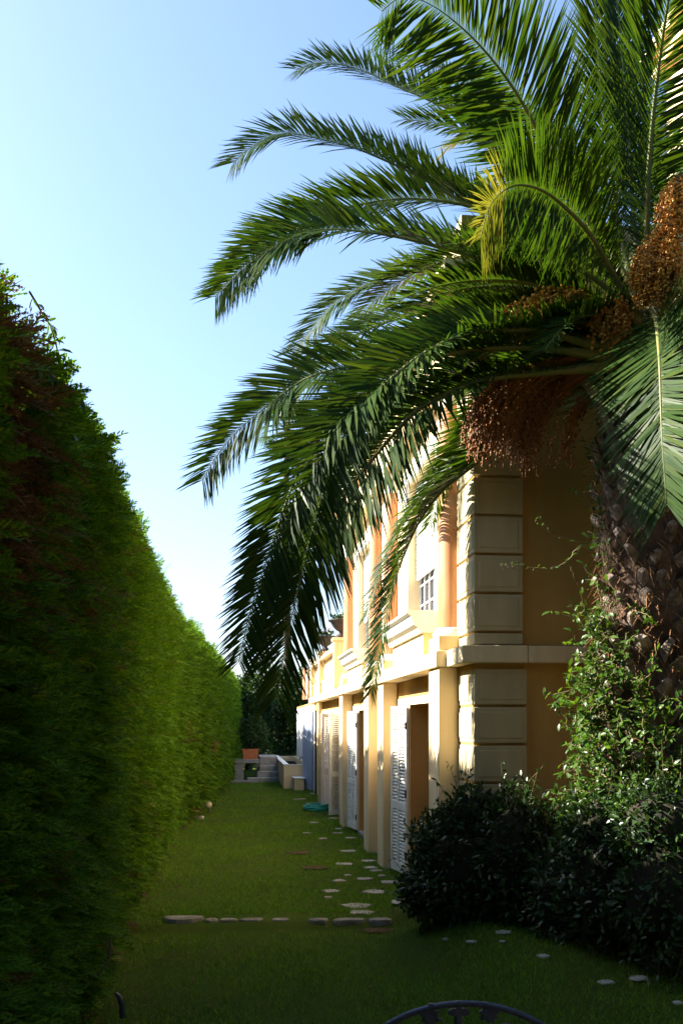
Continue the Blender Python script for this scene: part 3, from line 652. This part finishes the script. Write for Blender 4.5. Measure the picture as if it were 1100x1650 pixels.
# ------------------------------------------------------------------ climber on the palm trunk
vine = empty('climbing_vine', (PX-.4, PY-.3, 0), 'glossy green climber scrambling up the palm trunk', 'climber')
stems = MB(); LP = []; LD = []
def strand(p, d, n, step, wig, bias, leafy=2, ends=.6):
    p = Vector(p); d = Vector(d).normalized(); P = [p.copy()]
    for i in range(n):
        d = (d+Vector([random.gauss(0, wig) for _ in range(3)])+Vector(bias)*.12).normalized(); p = p+d*step; P.append(p.copy())
        for _ in range(leafy): LP.append(p+Vector([random.gauss(0, .012) for _ in range(3)])); LD.append(Vector([random.gauss(0, 1) for _ in range(3)])+Vector((-.5, -.4, .1)))
    stems.tube(P, [.006*(1-.6*i/n) for i in range(n+1)], 5, cap=False)
for i in range(330):
    if i % 5 < 2: a = random.gauss(3.35, .3); z = random.uniform(1.35, 3.1)
    else: a = random.gauss(4.6, .8); z = 1.35+1.0*random.random()**1.5
    o = Vector((math.cos(a), math.sin(a), 0)); sp = max(.0, 1.0-(z-1.3)*.6)
    c = Vector((PX, PY, z))+o*(.46+random.random()*.16*sp)
    strand(c, o*.5+Vector((random.gauss(0, .5), random.gauss(0, .5), random.choice([1, -1])*random.random())), random.randint(5, 10), .05, .35, (0, 0, -.5 if random.random() < .6 else .5))
for i in range(44):
    z = random.uniform(2.2, 4.6); a = random.gauss(3.3, .3); o = Vector((math.cos(a), math.sin(a), 0))
    strand(Vector((PX, PY, z))+o*.45, o*.2+Vector((0, 0, 1)), random.randint(4, 8), .05, .35, (0, 0, .6), 1)
for i in range(10):
    strand(W(1045+random.gauss(0, 22), 800+random.gauss(0, 18), 7.75), (random.gauss(0, 1), -.4, random.gauss(0, 1)), 5, .035, .3, (0, 0, .3), 2)
def trail(P, lf=2, r=.005):
    P = [Vector(p) for p in P]; Q = []
    for i in range(len(P)-1):
        for u in range(6): Q.append(P[i].lerp(P[i+1], u/6)+Vector([random.gauss(0, .004) for _ in range(3)]))
    Q.append(P[-1]); stems.tube(Q, [r*(1-.7*i/len(Q)) for i in range(len(Q))], 5, cap=False)
    for q in Q[::lf]: LP.append(q); LD.append(Vector((random.gauss(0, 1), -.6, random.gauss(.2, 1))))
trail(pts([(968,868,8.2),(945,876,8.2),(925,888,8.2),(916,902,8.2),(900,912,8.2),(880,917,8.2),(858,915,8.2),(838,910,8.2),(822,909,8.2)]), 2)
trail(pts([(945,876,8.2),(920,871,8.2),(895,862,8.2),(878,850,8.2),(866,845,8.2),(862,838,8.2),(870,836,8.2),(880,844,8.2),(883,853,8.2)]), 5, .004)
trail(pts([(916,902,8.2),(922,925,8.2),(930,943,8.2)]), 30, .003)
for px in (806, 815, 823): trail(pts([(px,908,8.2),(px+3,915,8.2),(px+8,922,8.2)]), 40, .003)
LPn = np.array([list(p) for p in LP]); n = len(LPn); LDn = np.array([list(p) for p in LD])
X, Yv, Z = frames(LDn, rng.normal(0, .5, (n, 3))+[-.3, -.3, 1]); S = .04+.05*rng.random(n); S[-60:] *= .55
def with_stems(name, V, Fq, st, mats, root):
    V2 = np.array(st.v); F2 = np.array([q for q in st.f if len(q) == 4])
    return put(quads(name, np.concatenate([V, V2]), np.concatenate([Fq, F2+len(V)]), mats, smooth=True, mi=np.r_[np.zeros(len(Fq), int), np.ones(len(F2), int)]), root)
V, Fq = scatter(LEAF, LPn, X, Yv, Z, S); with_stems('leafy_stems', V, Fq, stems, [M['vine'], M['vinestem']], vine)

# ------------------------------------------------------------------ shrubs in front of the end wall
def shrub(name, blobs, n, label, size=(.042, .08), twigs=110):
    c0 = blobs[0][0]; s = empty(name, (c0[0], c0[1], 0), label, 'shrub')
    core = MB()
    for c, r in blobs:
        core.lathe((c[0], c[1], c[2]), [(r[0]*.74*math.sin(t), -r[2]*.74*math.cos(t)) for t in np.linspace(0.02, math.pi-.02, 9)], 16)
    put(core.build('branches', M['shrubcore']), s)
    P = []; D = []
    vol = np.array([r[0]*r[1]+r[0]*r[2] for c, r in blobs]); pick = rng.choice(len(blobs), n, p=vol/vol.sum())
    d = unit(rng.normal(0, 1, (n, 3))); cc = np.array([list(b_[0]) for b_ in blobs])[pick]; rr = np.array([list(b_[1]) for b_ in blobs])[pick]
    bump = 1+.26*n2(d[:, 0]*4+pick*2, d[:, 2]*4+d[:, 1]*2, 5)
    P = cc+d*rr*(bump*(.80+.24*rng.random(n)))[:, None]
    ok = P[:, 2] > ground_z(P[:, 0], P[:, 1])+.01
    P, d = P[ok], d[ok]; n = len(P)
    X, Yv, Z = frames(d+rng.normal(0, .65, (n, 3))+[0, -.1, .25], d*.8+rng.normal(0, .45, (n, 3))+[0, 0, .5])
    parts = [scatter(LEAF, P, X, Yv, Z, size[0]+(size[1]-size[0])*rng.random(n))]
    st = MB(); LPs = []; LDs = []
    for i in range(twigs):
        k = rng.choice(len(blobs)); c, r = blobs[k]; dd = unit(rng.normal(0, 1, 3)+np.array([0, -.2, .9])); p = np.array(c)+dd*np.array(r)*.95
        v = unit(dd+np.array([0, 0, .6])+rng.normal(0, .35, 3)); ln = .08+.28*rng.random()**2; q = p+v*ln
        st.tube([p-(p-np.array(c))*.35, p-v*.1, q], [.005, .004, .002], 5, cap=False)
        for u in np.linspace(.1, 1, 5): 
            for _ in (0, 1): LPs.append(p+v*ln*u); LDs.append(rng.normal(0, 1, 3)+v*.6)
    if LPs:
        LPs = np.array(LPs); LDs = np.array(LDs); m_ = len(LPs); X, Yv, Z = frames(LDs, rng.normal(0, .4, (m_, 3))+[0, 0, 1])
        parts.append(scatter(LEAF, LPs, X, Yv, Z, .035+.035*rng.random(m_)))
    V, Fq = merge(parts); with_stems('leafy_twigs', V, Fq, st, [M['shrub'], M['vinestem']], s)
    return s
def bl(px, py, zc, rx, ry, rz): p = W(px, py, zc); return ((p.x, p.y, p.z), (rx, ry, rz))
shrub('laurel_shrub', [bl(760,1390,9.6,.52,.36,.60), bl(700,1420,9.9,.30,.30,.42), bl(830,1380,9.3,.40,.34,.62), bl(890,1400,9.2,.36,.32,.55), bl(690,1360,9.9,.18,.2,.28), bl(760,1325,9.6,.30,.26,.32), bl(670,1440,10.0,.16,.2,.22)], 13000,
      'dark laurel shrub with a ragged top below the corner quoins, beside the shutters')
shrub('laurel_shrub', [bl(990,1410,8.2,.48,.36,.66), bl(1080,1430,7.7,.48,.4,.66), bl(910,1440,8.7,.34,.32,.46), bl(1180,1400,7.7,.5,.5,.7), bl(980,1335,8.2,.36,.3,.34), bl(1070,1330,7.75,.44,.3,.36)], 13000,
      'dark laurel shrub around the foot of the palm trunk')

# ------------------------------------------------------------------ far end of the lawn: basin, block, steps, slab, pot
def part(mb, name, m, root, bevel=0): return put(mb.build(name, m, bevel=bevel), root)
bx = W(472, 1271, 32.0)
bas = empty('basin', (1.72, YZ(32, 1.4)+3, 0), 'raised rectangular cream water basin against the white wall', 'basin')
y0, y1 = YZ(32, 1.4), YZ(41, 1.4); b = MB(); zt = .76; X0, X1 = 1.40, 2.255
b.box(X0, X0+.14, y0, y1, -.05, zt); b.box(X0+.1401, X1, y0, y0+.14, -.05, zt); b.box(X0+.1401, X1, y1-.14, y1, -.05, zt); b.box(X1-.06, X1, y0+.1401, y1-.1401, -.05, zt)
part(b, 'wall', M['cream'], bas)
b = MB(); b.box(X0-.02, X0+.16, y0-.02, y1, zt+.002, zt+.035); b.box(X0+.1601, X1, y0-.02, y0+.05, zt+.001, zt+.03); part(b, 'coping', M['whitewall'], bas, .006)
b = MB(); b.box(X0+.1401, X1-.0601, y0+.1401, y1-.1401, .3, .66); part(b, 'water', M['water'], bas)
b = MB(); b.tube([(X1-.06, y0+2.0, .9), (X1-.2, y0+2.0, .95), (X1-.24, y0+2, .85)], .02, 8); part(b, 'tap', M['iron'], bas)
blk = empty('step_block', (1.9, YZ(31.4, 1.9), 0), 'small cream masonry block with a pale top in front of the basin', 'block')
b = MB(); yk = YZ(31.2, 1.8); b.box(1.69, 2.0, yk, y0-.03, -.05, .36); part(b, 'body', M['cream'], blk, .01)
b = MB(); b.box(1.66, 2.03, yk-.03, y0-.025, .361, .40); part(b, 'top', M['whitewall'], blk, .006)
stp = empty('stone_steps', (.8, YZ(36, .8), 0), 'grey stone steps rising beside the basin', 'steps')
yb = YZ(35.5, .5)
for i, (xa, xb, dy, z1_) in enumerate(((.25, 1.38, 0, .16), (.62, 1.38, .45, .36), (.70, 1.38, .9, .56), (.72, 1.38, 1.35, .86))):
    b = MB(); b.box(xa, xb, yb+dy, yb+dy+(.449 if i < 3 else 3), -.05, z1_); part(b, 'step', M['concrete'], stp, .015)
slab = empty('stone_bench', (.4, YZ(37, .4), 0), 'grey stone slab on two blocks standing beside the steps', 'bench')
b = MB(); b.box(-.25, .69, yb+.6, yb+1.5, .66, .80); part(b, 'slab', M['concrete'], slab, .015)
b = MB(); b.box(-.2, .12, yb+.65, yb+1.4, -.05, .659); part(b, 'support', M['concrete'], slab, .01)
b = MB(); b.box(.60, .685, yb+1.36, yb+1.48, -.05, .659); part(b, 'support', M['concrete'], slab, .01)
b = MB(); b.box(-.35, .6, yb-.2, yb+.62, -.05, .06); o = part(b, 'base_slab', M['concrete'], slab, .01)
pot = empty('potted_shrub', (.5, yb+1.0, .801), 'rectangular terracotta planter with a dark bush on the stone bench', 'potted plant')
b = MB(); xa, xb_ = .08, .66; ya, yb_ = yb+.7, yb+1.35
b.add([(xa+.04, ya+.04, .802), (xb_-.04, ya+.04, .802), (xb_-.04, yb_-.04, .802), (xa+.04, yb_-.04, .802), (xa, ya, 1.12), (xb_, ya, 1.12), (xb_, yb_, 1.12), (xa, yb_, 1.12)], [(0,3,2,1),(4,5,6,7),(0,1,5,4),(1,2,6,5),(2,3,7,6),(3,0,4,7)])
b.box(xa-.02, xb_+.02, ya-.02, yb_+.02, 1.1201, 1.17); part(b, 'pot', M['terracotta'], pot, .008)
def ball(c, r, n, size, m, name, root, outw=.6):
    d = unit(rng.normal(0, 1, (n, 3))); P = np.array(c)+d*np.array(r)*((.55+.5*rng.random(n))*(1+.2*n2(d[:, 0]*4, d[:, 2]*4, c[0])))[:, None]
    X, Yv, Z = frames(d*outw+rng.normal(0, .6, (n, 3))+[0, 0, .2], rng.normal(0, .6, (n, 3))+d)
    V, Fq = scatter(LEAF, P, X, Yv, Z, size*(.7+.6*rng.random(n))); return put(quads(name, V, Fq, m), root)
ball((.48, yb+1.1, 1.75), (.55, .55, .62), 1500, .12, M['tree'], 'foliage', pot)
b = MB(); b.tube([(.4, yb+1.05, 1.1), (.42, yb+1.1, 1.8)], [.03, .015], 8); part(b, 'stem', M['bark'], pot)

# ------------------------------------------------------------------ trees behind
def tree(name, x, y, h, rad, label, n=7500, size=.20, zlow=.25, grp='dark trees closing the end of the garden'):
    t = empty(name, (x, y, 0), label, 'tree', grp)
    b = MB(); P = [Vector((x+.05*math.sin(k), y, h*.85*k/8)) for k in range(9)]; b.tube(P, [.16*(1-k/10) for k in range(9)], 10)
    for k in range(12):
        a = random.random()*6.28; z = h*(.25+.5*random.random()); r = rad*(.7+.2*random.random())
        b.tube([(x, y, z), (x+r*.5*math.cos(a), y+r*.5*math.sin(a), z+.25), (x+r*math.cos(a), y+r*math.sin(a), z+.6)], [.05, .03, .012], 6)
    put(b.build('trunk', M['bark']), t)
    nc = 60; d = unit(rng.normal(0, 1, (nc, 3))); cz = zlow*h+(1-zlow)*h*(.5+.5*d[:, 2]*rng.random(nc)**.3)
    pr = np.sin(np.clip((cz-zlow*h)/((1-zlow)*h), 0.03, 1)*math.pi*.85+.25)
    cl = np.stack([x+d[:, 0]*rad*pr, y+d[:, 1]*rad*pr, cz], 1)
    k = rng.choice(nc, n); P = cl[k]+rng.normal(0, rad*.2, (n, 3)); P[:, 2] = np.maximum(P[:, 2], .1)
    X, Yv, Z = frames(rng.normal(0, 1, (n, 3))+[0, 0, -.2], rng.normal(0, 1, (n, 3))+[0, 0, .6])
    V, Fq = scatter(LEAF, P, X, Yv, Z, size*(.6+.8*rng.random(n))); put(quads('crown', V, Fq, M['tree']), t)
tree('dark_tree', .35, 45.5, 4.6, 1.0, 'dark bushy tree next to the end of the hedge', zlow=.02)
tree('dark_tree', 1.7, 47, 4.8, 1.2, 'dark bushy tree behind the stone steps', zlow=.02)
tree('dark_tree', 3.2, 48, 4.6, 1.2, 'dark bushy tree behind the white end of the house', zlow=.02)
tree('dark_tree', -1.0, 50, 4.7, 1.5, 'light-topped tree rising just behind the hedge end', zlow=.1)
tree('dark_tree', 1.0, 52, 4.6, 2.0, 'dark tree at the back, between the trees by the steps', 5000, .26, zlow=.02)
# added unseen trees around the terrace, put in to shade the near garden
for x, y in ((-7, -5), (-2.5, -6), (2, -6.5), (6.5, -5.5), (8.8, -1), (8.9, 3.2), (9.2, 7.0), (12.5, 1), (11, -4)):
    tree('added_shade_tree', x, y, 11.5, 2.9, 'added tall dark tree beside the terrace, unseen, shading the near garden', 8500, .36, .02, 'added shade trees around the terrace')
# fan palm far behind
fx = W(462, 692, 52.0)
fp = empty('fan_palm', (fx.x, fx.y, 0), 'tall thin fan palm far behind the drooping date palm fronds', 'palm tree')
b = MB(); b.tube([(fx.x+.1*math.sin(k*.7), fx.y, fx.z*k/10) for k in range(11)], [.22-.008*k for k in range(11)], 12); put(b.build('trunk', M['bark']), fp)
Vs = []
fan_v = []; fan_f = []
for j in range(17):
    a = R(-105+210*j/16); d = np.array([math.cos(a), math.sin(a), 0]); s_ = np.array([-math.sin(a), math.cos(a), 0])*.035; o = len(fan_v)
    fan_v += [np.zeros(3), d*.55-s_, d*.55+s_, d-s_*.2+[0, 0, -.25], d+s_*.2+[0, 0, -.25]]; fan_f += [(o, o+1, o+2, o), (o+1, o+3, o+4, o+2)]
fan = (np.array(fan_v), np.array([(a, b_, c_, d_) for a, b_, c_, d_ in fan_f]))
fan = (np.vstack([fan[0], fan[0][:1]]), fan[1])
fl = []
for (o, f) in [(None, None)]: pass
ff = []
for j in range(17): o = j*5; ff += [(o, o+1, o+2, o+2), ]
fan_q = np.array([(j*6, j*6+1, j*6+2, j*6+3) for j in range(17)]+[(j*6+1, j*6+4, j*6+5, j*6+2) for j in range(17)])
fv = []
for j in range(17):
    a = R(-105+210*j/16); d = np.array([math.cos(a), math.sin(a), 0]); s_ = np.array([-math.sin(a), math.cos(a), 0])*.05
    fv += [-s_*.1, d*.55-s_, d*.55+s_, s_*.1, d-s_*.15+np.array([0, 0, -.22]), d+s_*.15+np.array([0, 0, -.22])]
FAN = (np.array(fv), fan_q)
n = 46; a = rng.random(n)*6.28; el = np.radians(rng.uniform(-35, 80, n)); o = np.stack([np.cos(a)*np.cos(el), np.sin(a)*np.cos(el), np.sin(el)], 1)
P = np.array([fx.x, fx.y, fx.z])+o*1.15
X, Yv, Z = frames(o+[0, 0, -.15], np.tile([0, 0, 1.], (n, 1))); V, Fq = scatter(FAN, P, X, Yv, Z, .75+.25*rng.random(n)); put(quads('fan_leaves', V, Fq, M['palm']), fp)
b = MB()
for i in range(n): b.tube([(fx.x, fx.y, fx.z), tuple(P[i])], [.03, .015], 5, cap=False)
put(b.build('leaf_stalks', M['rachis']), fp)

# ------------------------------------------------------------------ stones
def stone(name, c, a, b_, h, seed, m, label, cat, group, rot=0, sink=.35):
    r = random.Random(seed); n = 11; v = []; f = []
    rad = [1+r.uniform(-.22, .2) for _ in range(n)]
    for k, (s, z) in enumerate(((1.0, -h*sink), (1.0, h*.35), (.93, h*.62), (.6, h*.66+r.uniform(-.004, .004)))):
        for j in range(n):
            t = 2*math.pi*j/n; x, y = a*s*rad[j]*math.copysign(abs(math.cos(t))**.75, math.cos(t)), b_*s*rad[j]*math.copysign(abs(math.sin(t))**.75, math.sin(t))
            v.append((c[0]+x*math.cos(rot)-y*math.sin(rot), c[1]+x*math.sin(rot)+y*math.cos(rot), c[2]+z+r.uniform(-.003, .003)))
    for k in range(3): f += [(k*n+j, k*n+(j+1) % n, (k+1)*n+(j+1) % n, (k+1)*n+j) for j in range(n)]
    f.append(tuple(range(3*n, 4*n))); f.append(tuple(range(n-1, -1, -1)))
    mb = MB(); mb.add(v, f, False); o = mb.build(name, m, bevel=.006); tag(o, label, cat, group); 
    return o
KERB = [(261, 328, 'long rough kerb stone at the left end of the row across the lawn'), (330, 352, 'short kerb stone second from the hedge in the row'), (355, 384, 'short flat kerb stone third from the hedge in the row'),
        (386, 426, 'pale smooth kerb stone fourth from the hedge in the row'), (434, 466, 'pale kerb stone just left of the grassy gap in the row'), (492, 532, 'low sunken kerb stone right of the grassy gap in the row'),
        (535, 588, 'long flat kerb stone next to the last of the row'), (590, 634, 'flat kerb stone at the right end of the row near the shrub')]
for i, (xa, xb, lb) in enumerate(KERB):
    p, q = ground_at(xa, 1487, -.02), ground_at(xb, 1487, -.02); c = (p+q)/2
    stone('kerb_stone', (c.x, c.y, -.042), (q-p).length/2, .08 if i else .12, .10 if i else .13, 40+i, M['kerb'], lb, 'kerb stone', 'kerb stones in a row across the lawn', rot=-.03)
STEP = [(483,1288,22,'thin pale stone farthest along the path, left of the hose'),(505,1279,12,'small pale stone at the foot of the downpipe'),(506,1326,15,'small pale stone below the hose coil, left of the path'),(493,1343,13,'small stone alone on the left edge of the path past the hose'),
 (544,1343,15,'pale stone close by the fourth pilaster foot'),(565,1351,17,'thin stone at the second door sill'),(537,1319,16,'thin stone just right under the hose coil'),(520,1352,13,'faint sunken stone mid path below the hose'),
 (545,1336,12,'small thin stone directly at the fourth pilaster'),(562,1372,23,'bright oblong stone level with the third pilaster foot'),(593,1388,23,'pale stone tucked before the second pilaster foot'),(596,1399,20,'bright pale stone in front of the second pilaster foot'),
 (553,1393,27,'long thin stone right of the upper brown patch'),(560,1411,11,'tiny stone below the long thin stone'),(547,1420,20,'bright stone on the left side of the path, level with the first shutter'),(588,1417,21,'pale stone mid path level with the first shutter'),
 (606,1404,18,'narrow stone beside the first shutter foot'),(615,1412,13,'tiny stone below the first shutter'),(631,1422,33,'long thin stone against the first door sill'),(648,1435,14,'small stone half under the shrub'),
 (534,1437,25,'bright broad stone at the left edge of the near path'),(604,1438,36,'broad pinkish stone in the middle of the near path'),(529,1447,12,'tiny stone under the bright broad stone'),(645,1460,30,'broad stone half under the left shrub edge'),
 (574,1461,44,'longest thin stone a little above the kerb row'),(582,1471,36,'thin sunken stone directly above the kerb row'),
 (718,1500,15,'small stone in shade, first right of the kerb row'),(761,1505,23,'bright oblong stone in shade before the left shrub'),(809,1504,33,'wide stone in shade before the left shrub'),(809,1516,12,'tiny stone just below the wide shaded stone'),
 (874,1536,27,'slanting stone in shade between the two shrubs'),(976,1562,33,'thin stone in deep shade before the right shrub'),(1029,1557,38,'wide dim stone in deep shade before the right shrub'),(1090,1590,20,'dim stone at the right edge of the photo'),(862,1499,22,'faint stone at the foot of the shrubs')]
for i, (px, py, wpx, lb) in enumerate(STEP):
    c = ground_at(px, py); gz = float(ground_z(c.x, c.y)); c = ground_at(px, py, gz)
    zc = F*(H-gz)/(py-1166)
    stone('stepping_stone', (c.x, c.y, float(ground_z(c.x, c.y))+(.006 if i < 26 else .001)), wpx/2*zc/F*(1.08 if i < 26 else .8), min(wpx/2*zc/F*(1.1 if i < 26 else .7), .06+.0018*wpx), .016, 100+i, M['stone'], lb, 'stepping stone', 'stepping stones in the lawn along the house', rot=random.uniform(-.3, .3))
for i, (px, py, wd) in enumerate(((481, 1375, 38), (508, 1400, 44), (608, 1491, 56))):
    c = ground_at(px, py); a = wd/2*F*H/(py-1166)/F
    b = MB(); n = 18; rr = [1+random.uniform(-.15, .15) for _ in range(n)]; z = float(ground_z(c.x, c.y))+.016
    b.add([(c.x+a*rr[j]*math.cos(2*math.pi*j/n), c.y+(.20 if i < 2 else .12)*rr[j]*math.sin(2*math.pi*j/n), z) for j in range(n)], [tuple(range(n))])
    tag(b.build('bare_earth', M['earth']), kind='structure')

# ------------------------------------------------------------------ hose, garden lamp, sticks, creeper, chair
hc = ground_at(511, 1306)
hs = empty('garden_hose', (hc.x, hc.y, 0), 'green garden hose lying coiled on the grass by the house', 'hose'); b = MB(); P = []
for k in range(7*24):
    a = 2*math.pi*k/24; r = .34-.012*(k/24)+.03*math.sin(k*.31); P.append((hc.x+r*math.cos(a)+.03*math.sin(k*.11), hc.y+1.35*r*math.sin(a), .03+.020*(k//24)+.012*math.sin(a*2+k*.05)))
P += [(hc.x+.4, hc.y+.1, .1), (hc.x+.48, hc.y+.2, .3), (hc.x+.52, hc.y+.3, .55)]
b.tube(P, .017, 8); put(b.build('coil', M['hose']), hs)
b = MB(); b.tube([P[-1], (hc.x+.57, hc.y+.32, .6)], .02, 10); put(b.build('coupling', M['iron']), hs)
def glamp(px, py, py_top, r, label):
    c = ground_at(px, py); zc = F*H/(py-1166); zt_ = H+(1166-py_top)*zc/F
    l = empty('garden_lamp', (c.x, c.y, 0), label, 'garden lamp')
    b = MB(); b.lathe((c.x, c.y, 0), [(.05, 0), (.05, .03), (.022, .05), (.022, zt_-2*r)], 12); put(b.build('post', M['bark']), l)
    b = MB(); b.lathe((c.x, c.y, zt_-r), [(r*math.sin(t), -r*math.cos(t)) for t in np.linspace(.01, math.pi-.01, 12)], 18); put(b.build('globe', M['lampglobe']), l)
glamp(336, 1311, 1291, .085, 'cream globe lamp on a short post at the hedge foot')
c = ground_at(325, 1320); stone('white_stone', (c.x, c.y, .02), .06, .06, .08, 9, M['stone'], 'small whitish stone at the hedge foot below the globe lamp', 'stone', None)
def stick(name, P, r, m, label, cat, leaves=None):
    b = MB(); b.tube(P, r, 6); o = b.build(name, m); return tag(o, label, cat)
stick('bent_stick', pts([(198,1640,6.9),(197,1620,6.9),(192,1605,6.9),(186,1600,6.9)]), [.022, .02, .016, .01], M['iron'], 'dark bent stick poking out at the foot of the hedge', 'stick')
stick('dry_stem', pts([(158,1572,6.6),(170,1556,6.6),(177,1540,6.6),(178,1522,6.6),(180,1508,6.6)]), [.008, .009, .01, .009, .004], M['dry'], 'pale dry stem hanging off the lower hedge face', 'stem')
cr = empty('creeper', W(60, 590, 5.2), 'thin creeper with long narrow leaves arching over the upper hedge', 'creeper'); b = MB()
c1 = pts([(-40,566,4.6),(0,569,4.7),(40,578,4.9),(75,596,5.2),(100,618,5.5),(115,635,5.7),(126,652,5.9)]); c2 = pts([(48,470,5.2),(66,500,5.35),(82,525,5.5),(92,560,5.6),(97,590,5.65)])
b.tube(c1, [.007, .007, .006, .006, .005, .004, .002], 6); b.tube(c2, [.006, .006, .005, .004, .002], 6); put(b.build('stem', M['dry']), cr)
lp = []; ld = []
for c, k in ((c1, 26), (c2, 20)):
    for i in range(k):
        u = random.random()*(len(c)-1.01); j = int(u); p = c[j].lerp(c[j+1], u-j); lp.append(list(p)); ld.append([random.gauss(.3, .5), random.gauss(-.2, .5), random.gauss(-1, .6)])
for px, py in ((72, 690), (85, 650), (78, 700), (90, 640), (68, 695)):
    p = W(px, py, 5.45); p.x += .14; lp.append(list(p)); ld.append([random.gauss(0, .6), -.2, random.gauss(-.8, .4)])
lp = np.array(lp); n = len(lp); X, Yv, Z = frames(np.array(ld), rng.normal(0, .5, (n, 3))+[.6, -.5, .3]); Lf = (LEAF[0]*[1, .65, 1], LEAF[1])
V, Fq = scatter(Lf, lp, X, Yv, Z, .05+.06*rng.random(n)); put(quads('leaves', V, Fq, M['vine']), cr)
# terrace the chair stands on (below the frame)
t = MB(); t.box(-1.0, 9, -6, 2.7, -.3, .74); tag(t.build('terrace', M['terrace']), kind='structure')
zc = 1.76; cc = W(748, 1858, zc); r = 241*zc/F
ch = empty('iron_chair', (cc.x, cc.y, .74), 'wrought iron garden chair with a round leaf patterned back at the bottom edge', 'chair')
rt, fw = RT, FW
tilt = (UP*.985-FW*.0).normalized()
def cp(a, rad, off=0): return cc+rt*(rad*math.cos(a))+tilt*(rad*math.sin(a))+fw*off
b = MB(); b.tube([cp(R(-28+236*i/48), r) for i in range(49)], .0058, 10); put(b.build('back_rim', M['iron']), ch)
b = MB(); b.tube([cp(R(-28+236*i/48), r*.55) for i in range(49)], .004, 8)
for a in range(10, 180, 20): b.tube([cp(R(a), r*.55), cp(R(a), r*.8)], .0035, 6)
for a0, sg in ((62, -1), (70, 1), (100, 1), (120, -1), (36, -1), (144, 1)):
    P = []
    for i in range(26):
        u = i/25; rr = .012+.020*u; th = sg*(5.2*u)+R(a0)
        P.append(cp(R(a0), r*.86)+rt*(rr*math.cos(th))+tilt*(rr*math.sin(th)))
    P.append(cp(R(a0)-sg*.07, r*.62)); b.tube(P, .0028, 6)
put(b.build('back_scrolls', M['iron']), ch)
def leafplate(c, s, poly, th=.004, ang=0):
    n = len(poly); V = []
    for off in (-th, th):
        for x, y in poly: V.append(c+rt*s*(x*math.cos(ang)-y*math.sin(ang))+tilt*s*(x*math.sin(ang)+y*math.cos(ang))+fw*off)
    b = MB(); b.add(V, [tuple(range(n)), tuple(range(2*n-1, n-1, -1))]+[(i+n, (i+1) % n+n, (i+1) % n, i) for i in range(n)]); o = b.build('leaf', M['iron'], bevel=.0015); put(o, ch)
VL = [(.0, 1.05), (.35, .95), (.3, .55), (.75, .55), (.62, .15), (.95, -.2), (.5, -.35), (.45, -.8), (.12, -.6), (0, -1), (-.2, -.62), (-.55, -.75), (-.5, -.3), (-.95, -.1), (-.62, .2), (-.7, .6), (-.3, .55), (-.35, .95)]
CRS = [(-.22, 1.1), (.22, 1.1), (.3, .75), (.24, .38), (.55, .42), (.98, .2), (.95, -.1), (.6, -.25), (.25, -.2), (.32, -.7), (.2, -1.1), (-.2, -1.1), (-.32, -.7), (-.25, -.2), (-.6, -.25), (-.95, -.1), (-.98, .2), (-.55, .42), (-.24, .38), (-.3, .75)]
k = zc/F
leafplate(W(692, 1636, zc), 19*k, VL, ang=-.25); leafplate(W(739, 1632, zc), 18*k, CRS); leafplate(W(788, 1633, zc), 19*k, VL, ang=.5)
leafplate(W(650, 1668, zc), 18*k, VL, ang=.7); leafplate(W(850, 1672, zc), 18*k, VL, ang=-.7)
b = MB(); sz = 1.18; sc_ = Vector((cc.x, cc.y, sz))-fw*.25
b.tube([sc_+rt*.23*math.cos(2*math.pi*i/40)+fw*.23*math.sin(2*math.pi*i/40) for i in range(41)], .009, 8)
for i in range(-4, 5):
    x = i*.05; q = math.sqrt(max(.23**2-x*x, 0)); b.tube([sc_+rt*x-fw*q, sc_+rt*x+fw*q], .005, 6)
put(b.build('seat', M['iron']), ch)
for sx, sy in ((-1, -1), (1, -1), (-1, 1), (1, 1)):
    b = MB(); p = sc_+rt*.17*sx+fw*.17*sy; b.tube([p, p+rt*.02*sx+fw*.03*sy-UP*.2, Vector((p.x, p.y, .742))+rt*.05*sx+fw*.05*sy], [.010, .009, .010], 8); put(b.build('leg', M['iron']), ch)
for sx in (-1, 1):
    b = MB(); p = sc_+rt*.2*sx+fw*.17; q = cp(R(-28) if sx > 0 else R(208), r); b.tube([p, q], .008, 8); put(b.build('back_post', M['iron']), ch)
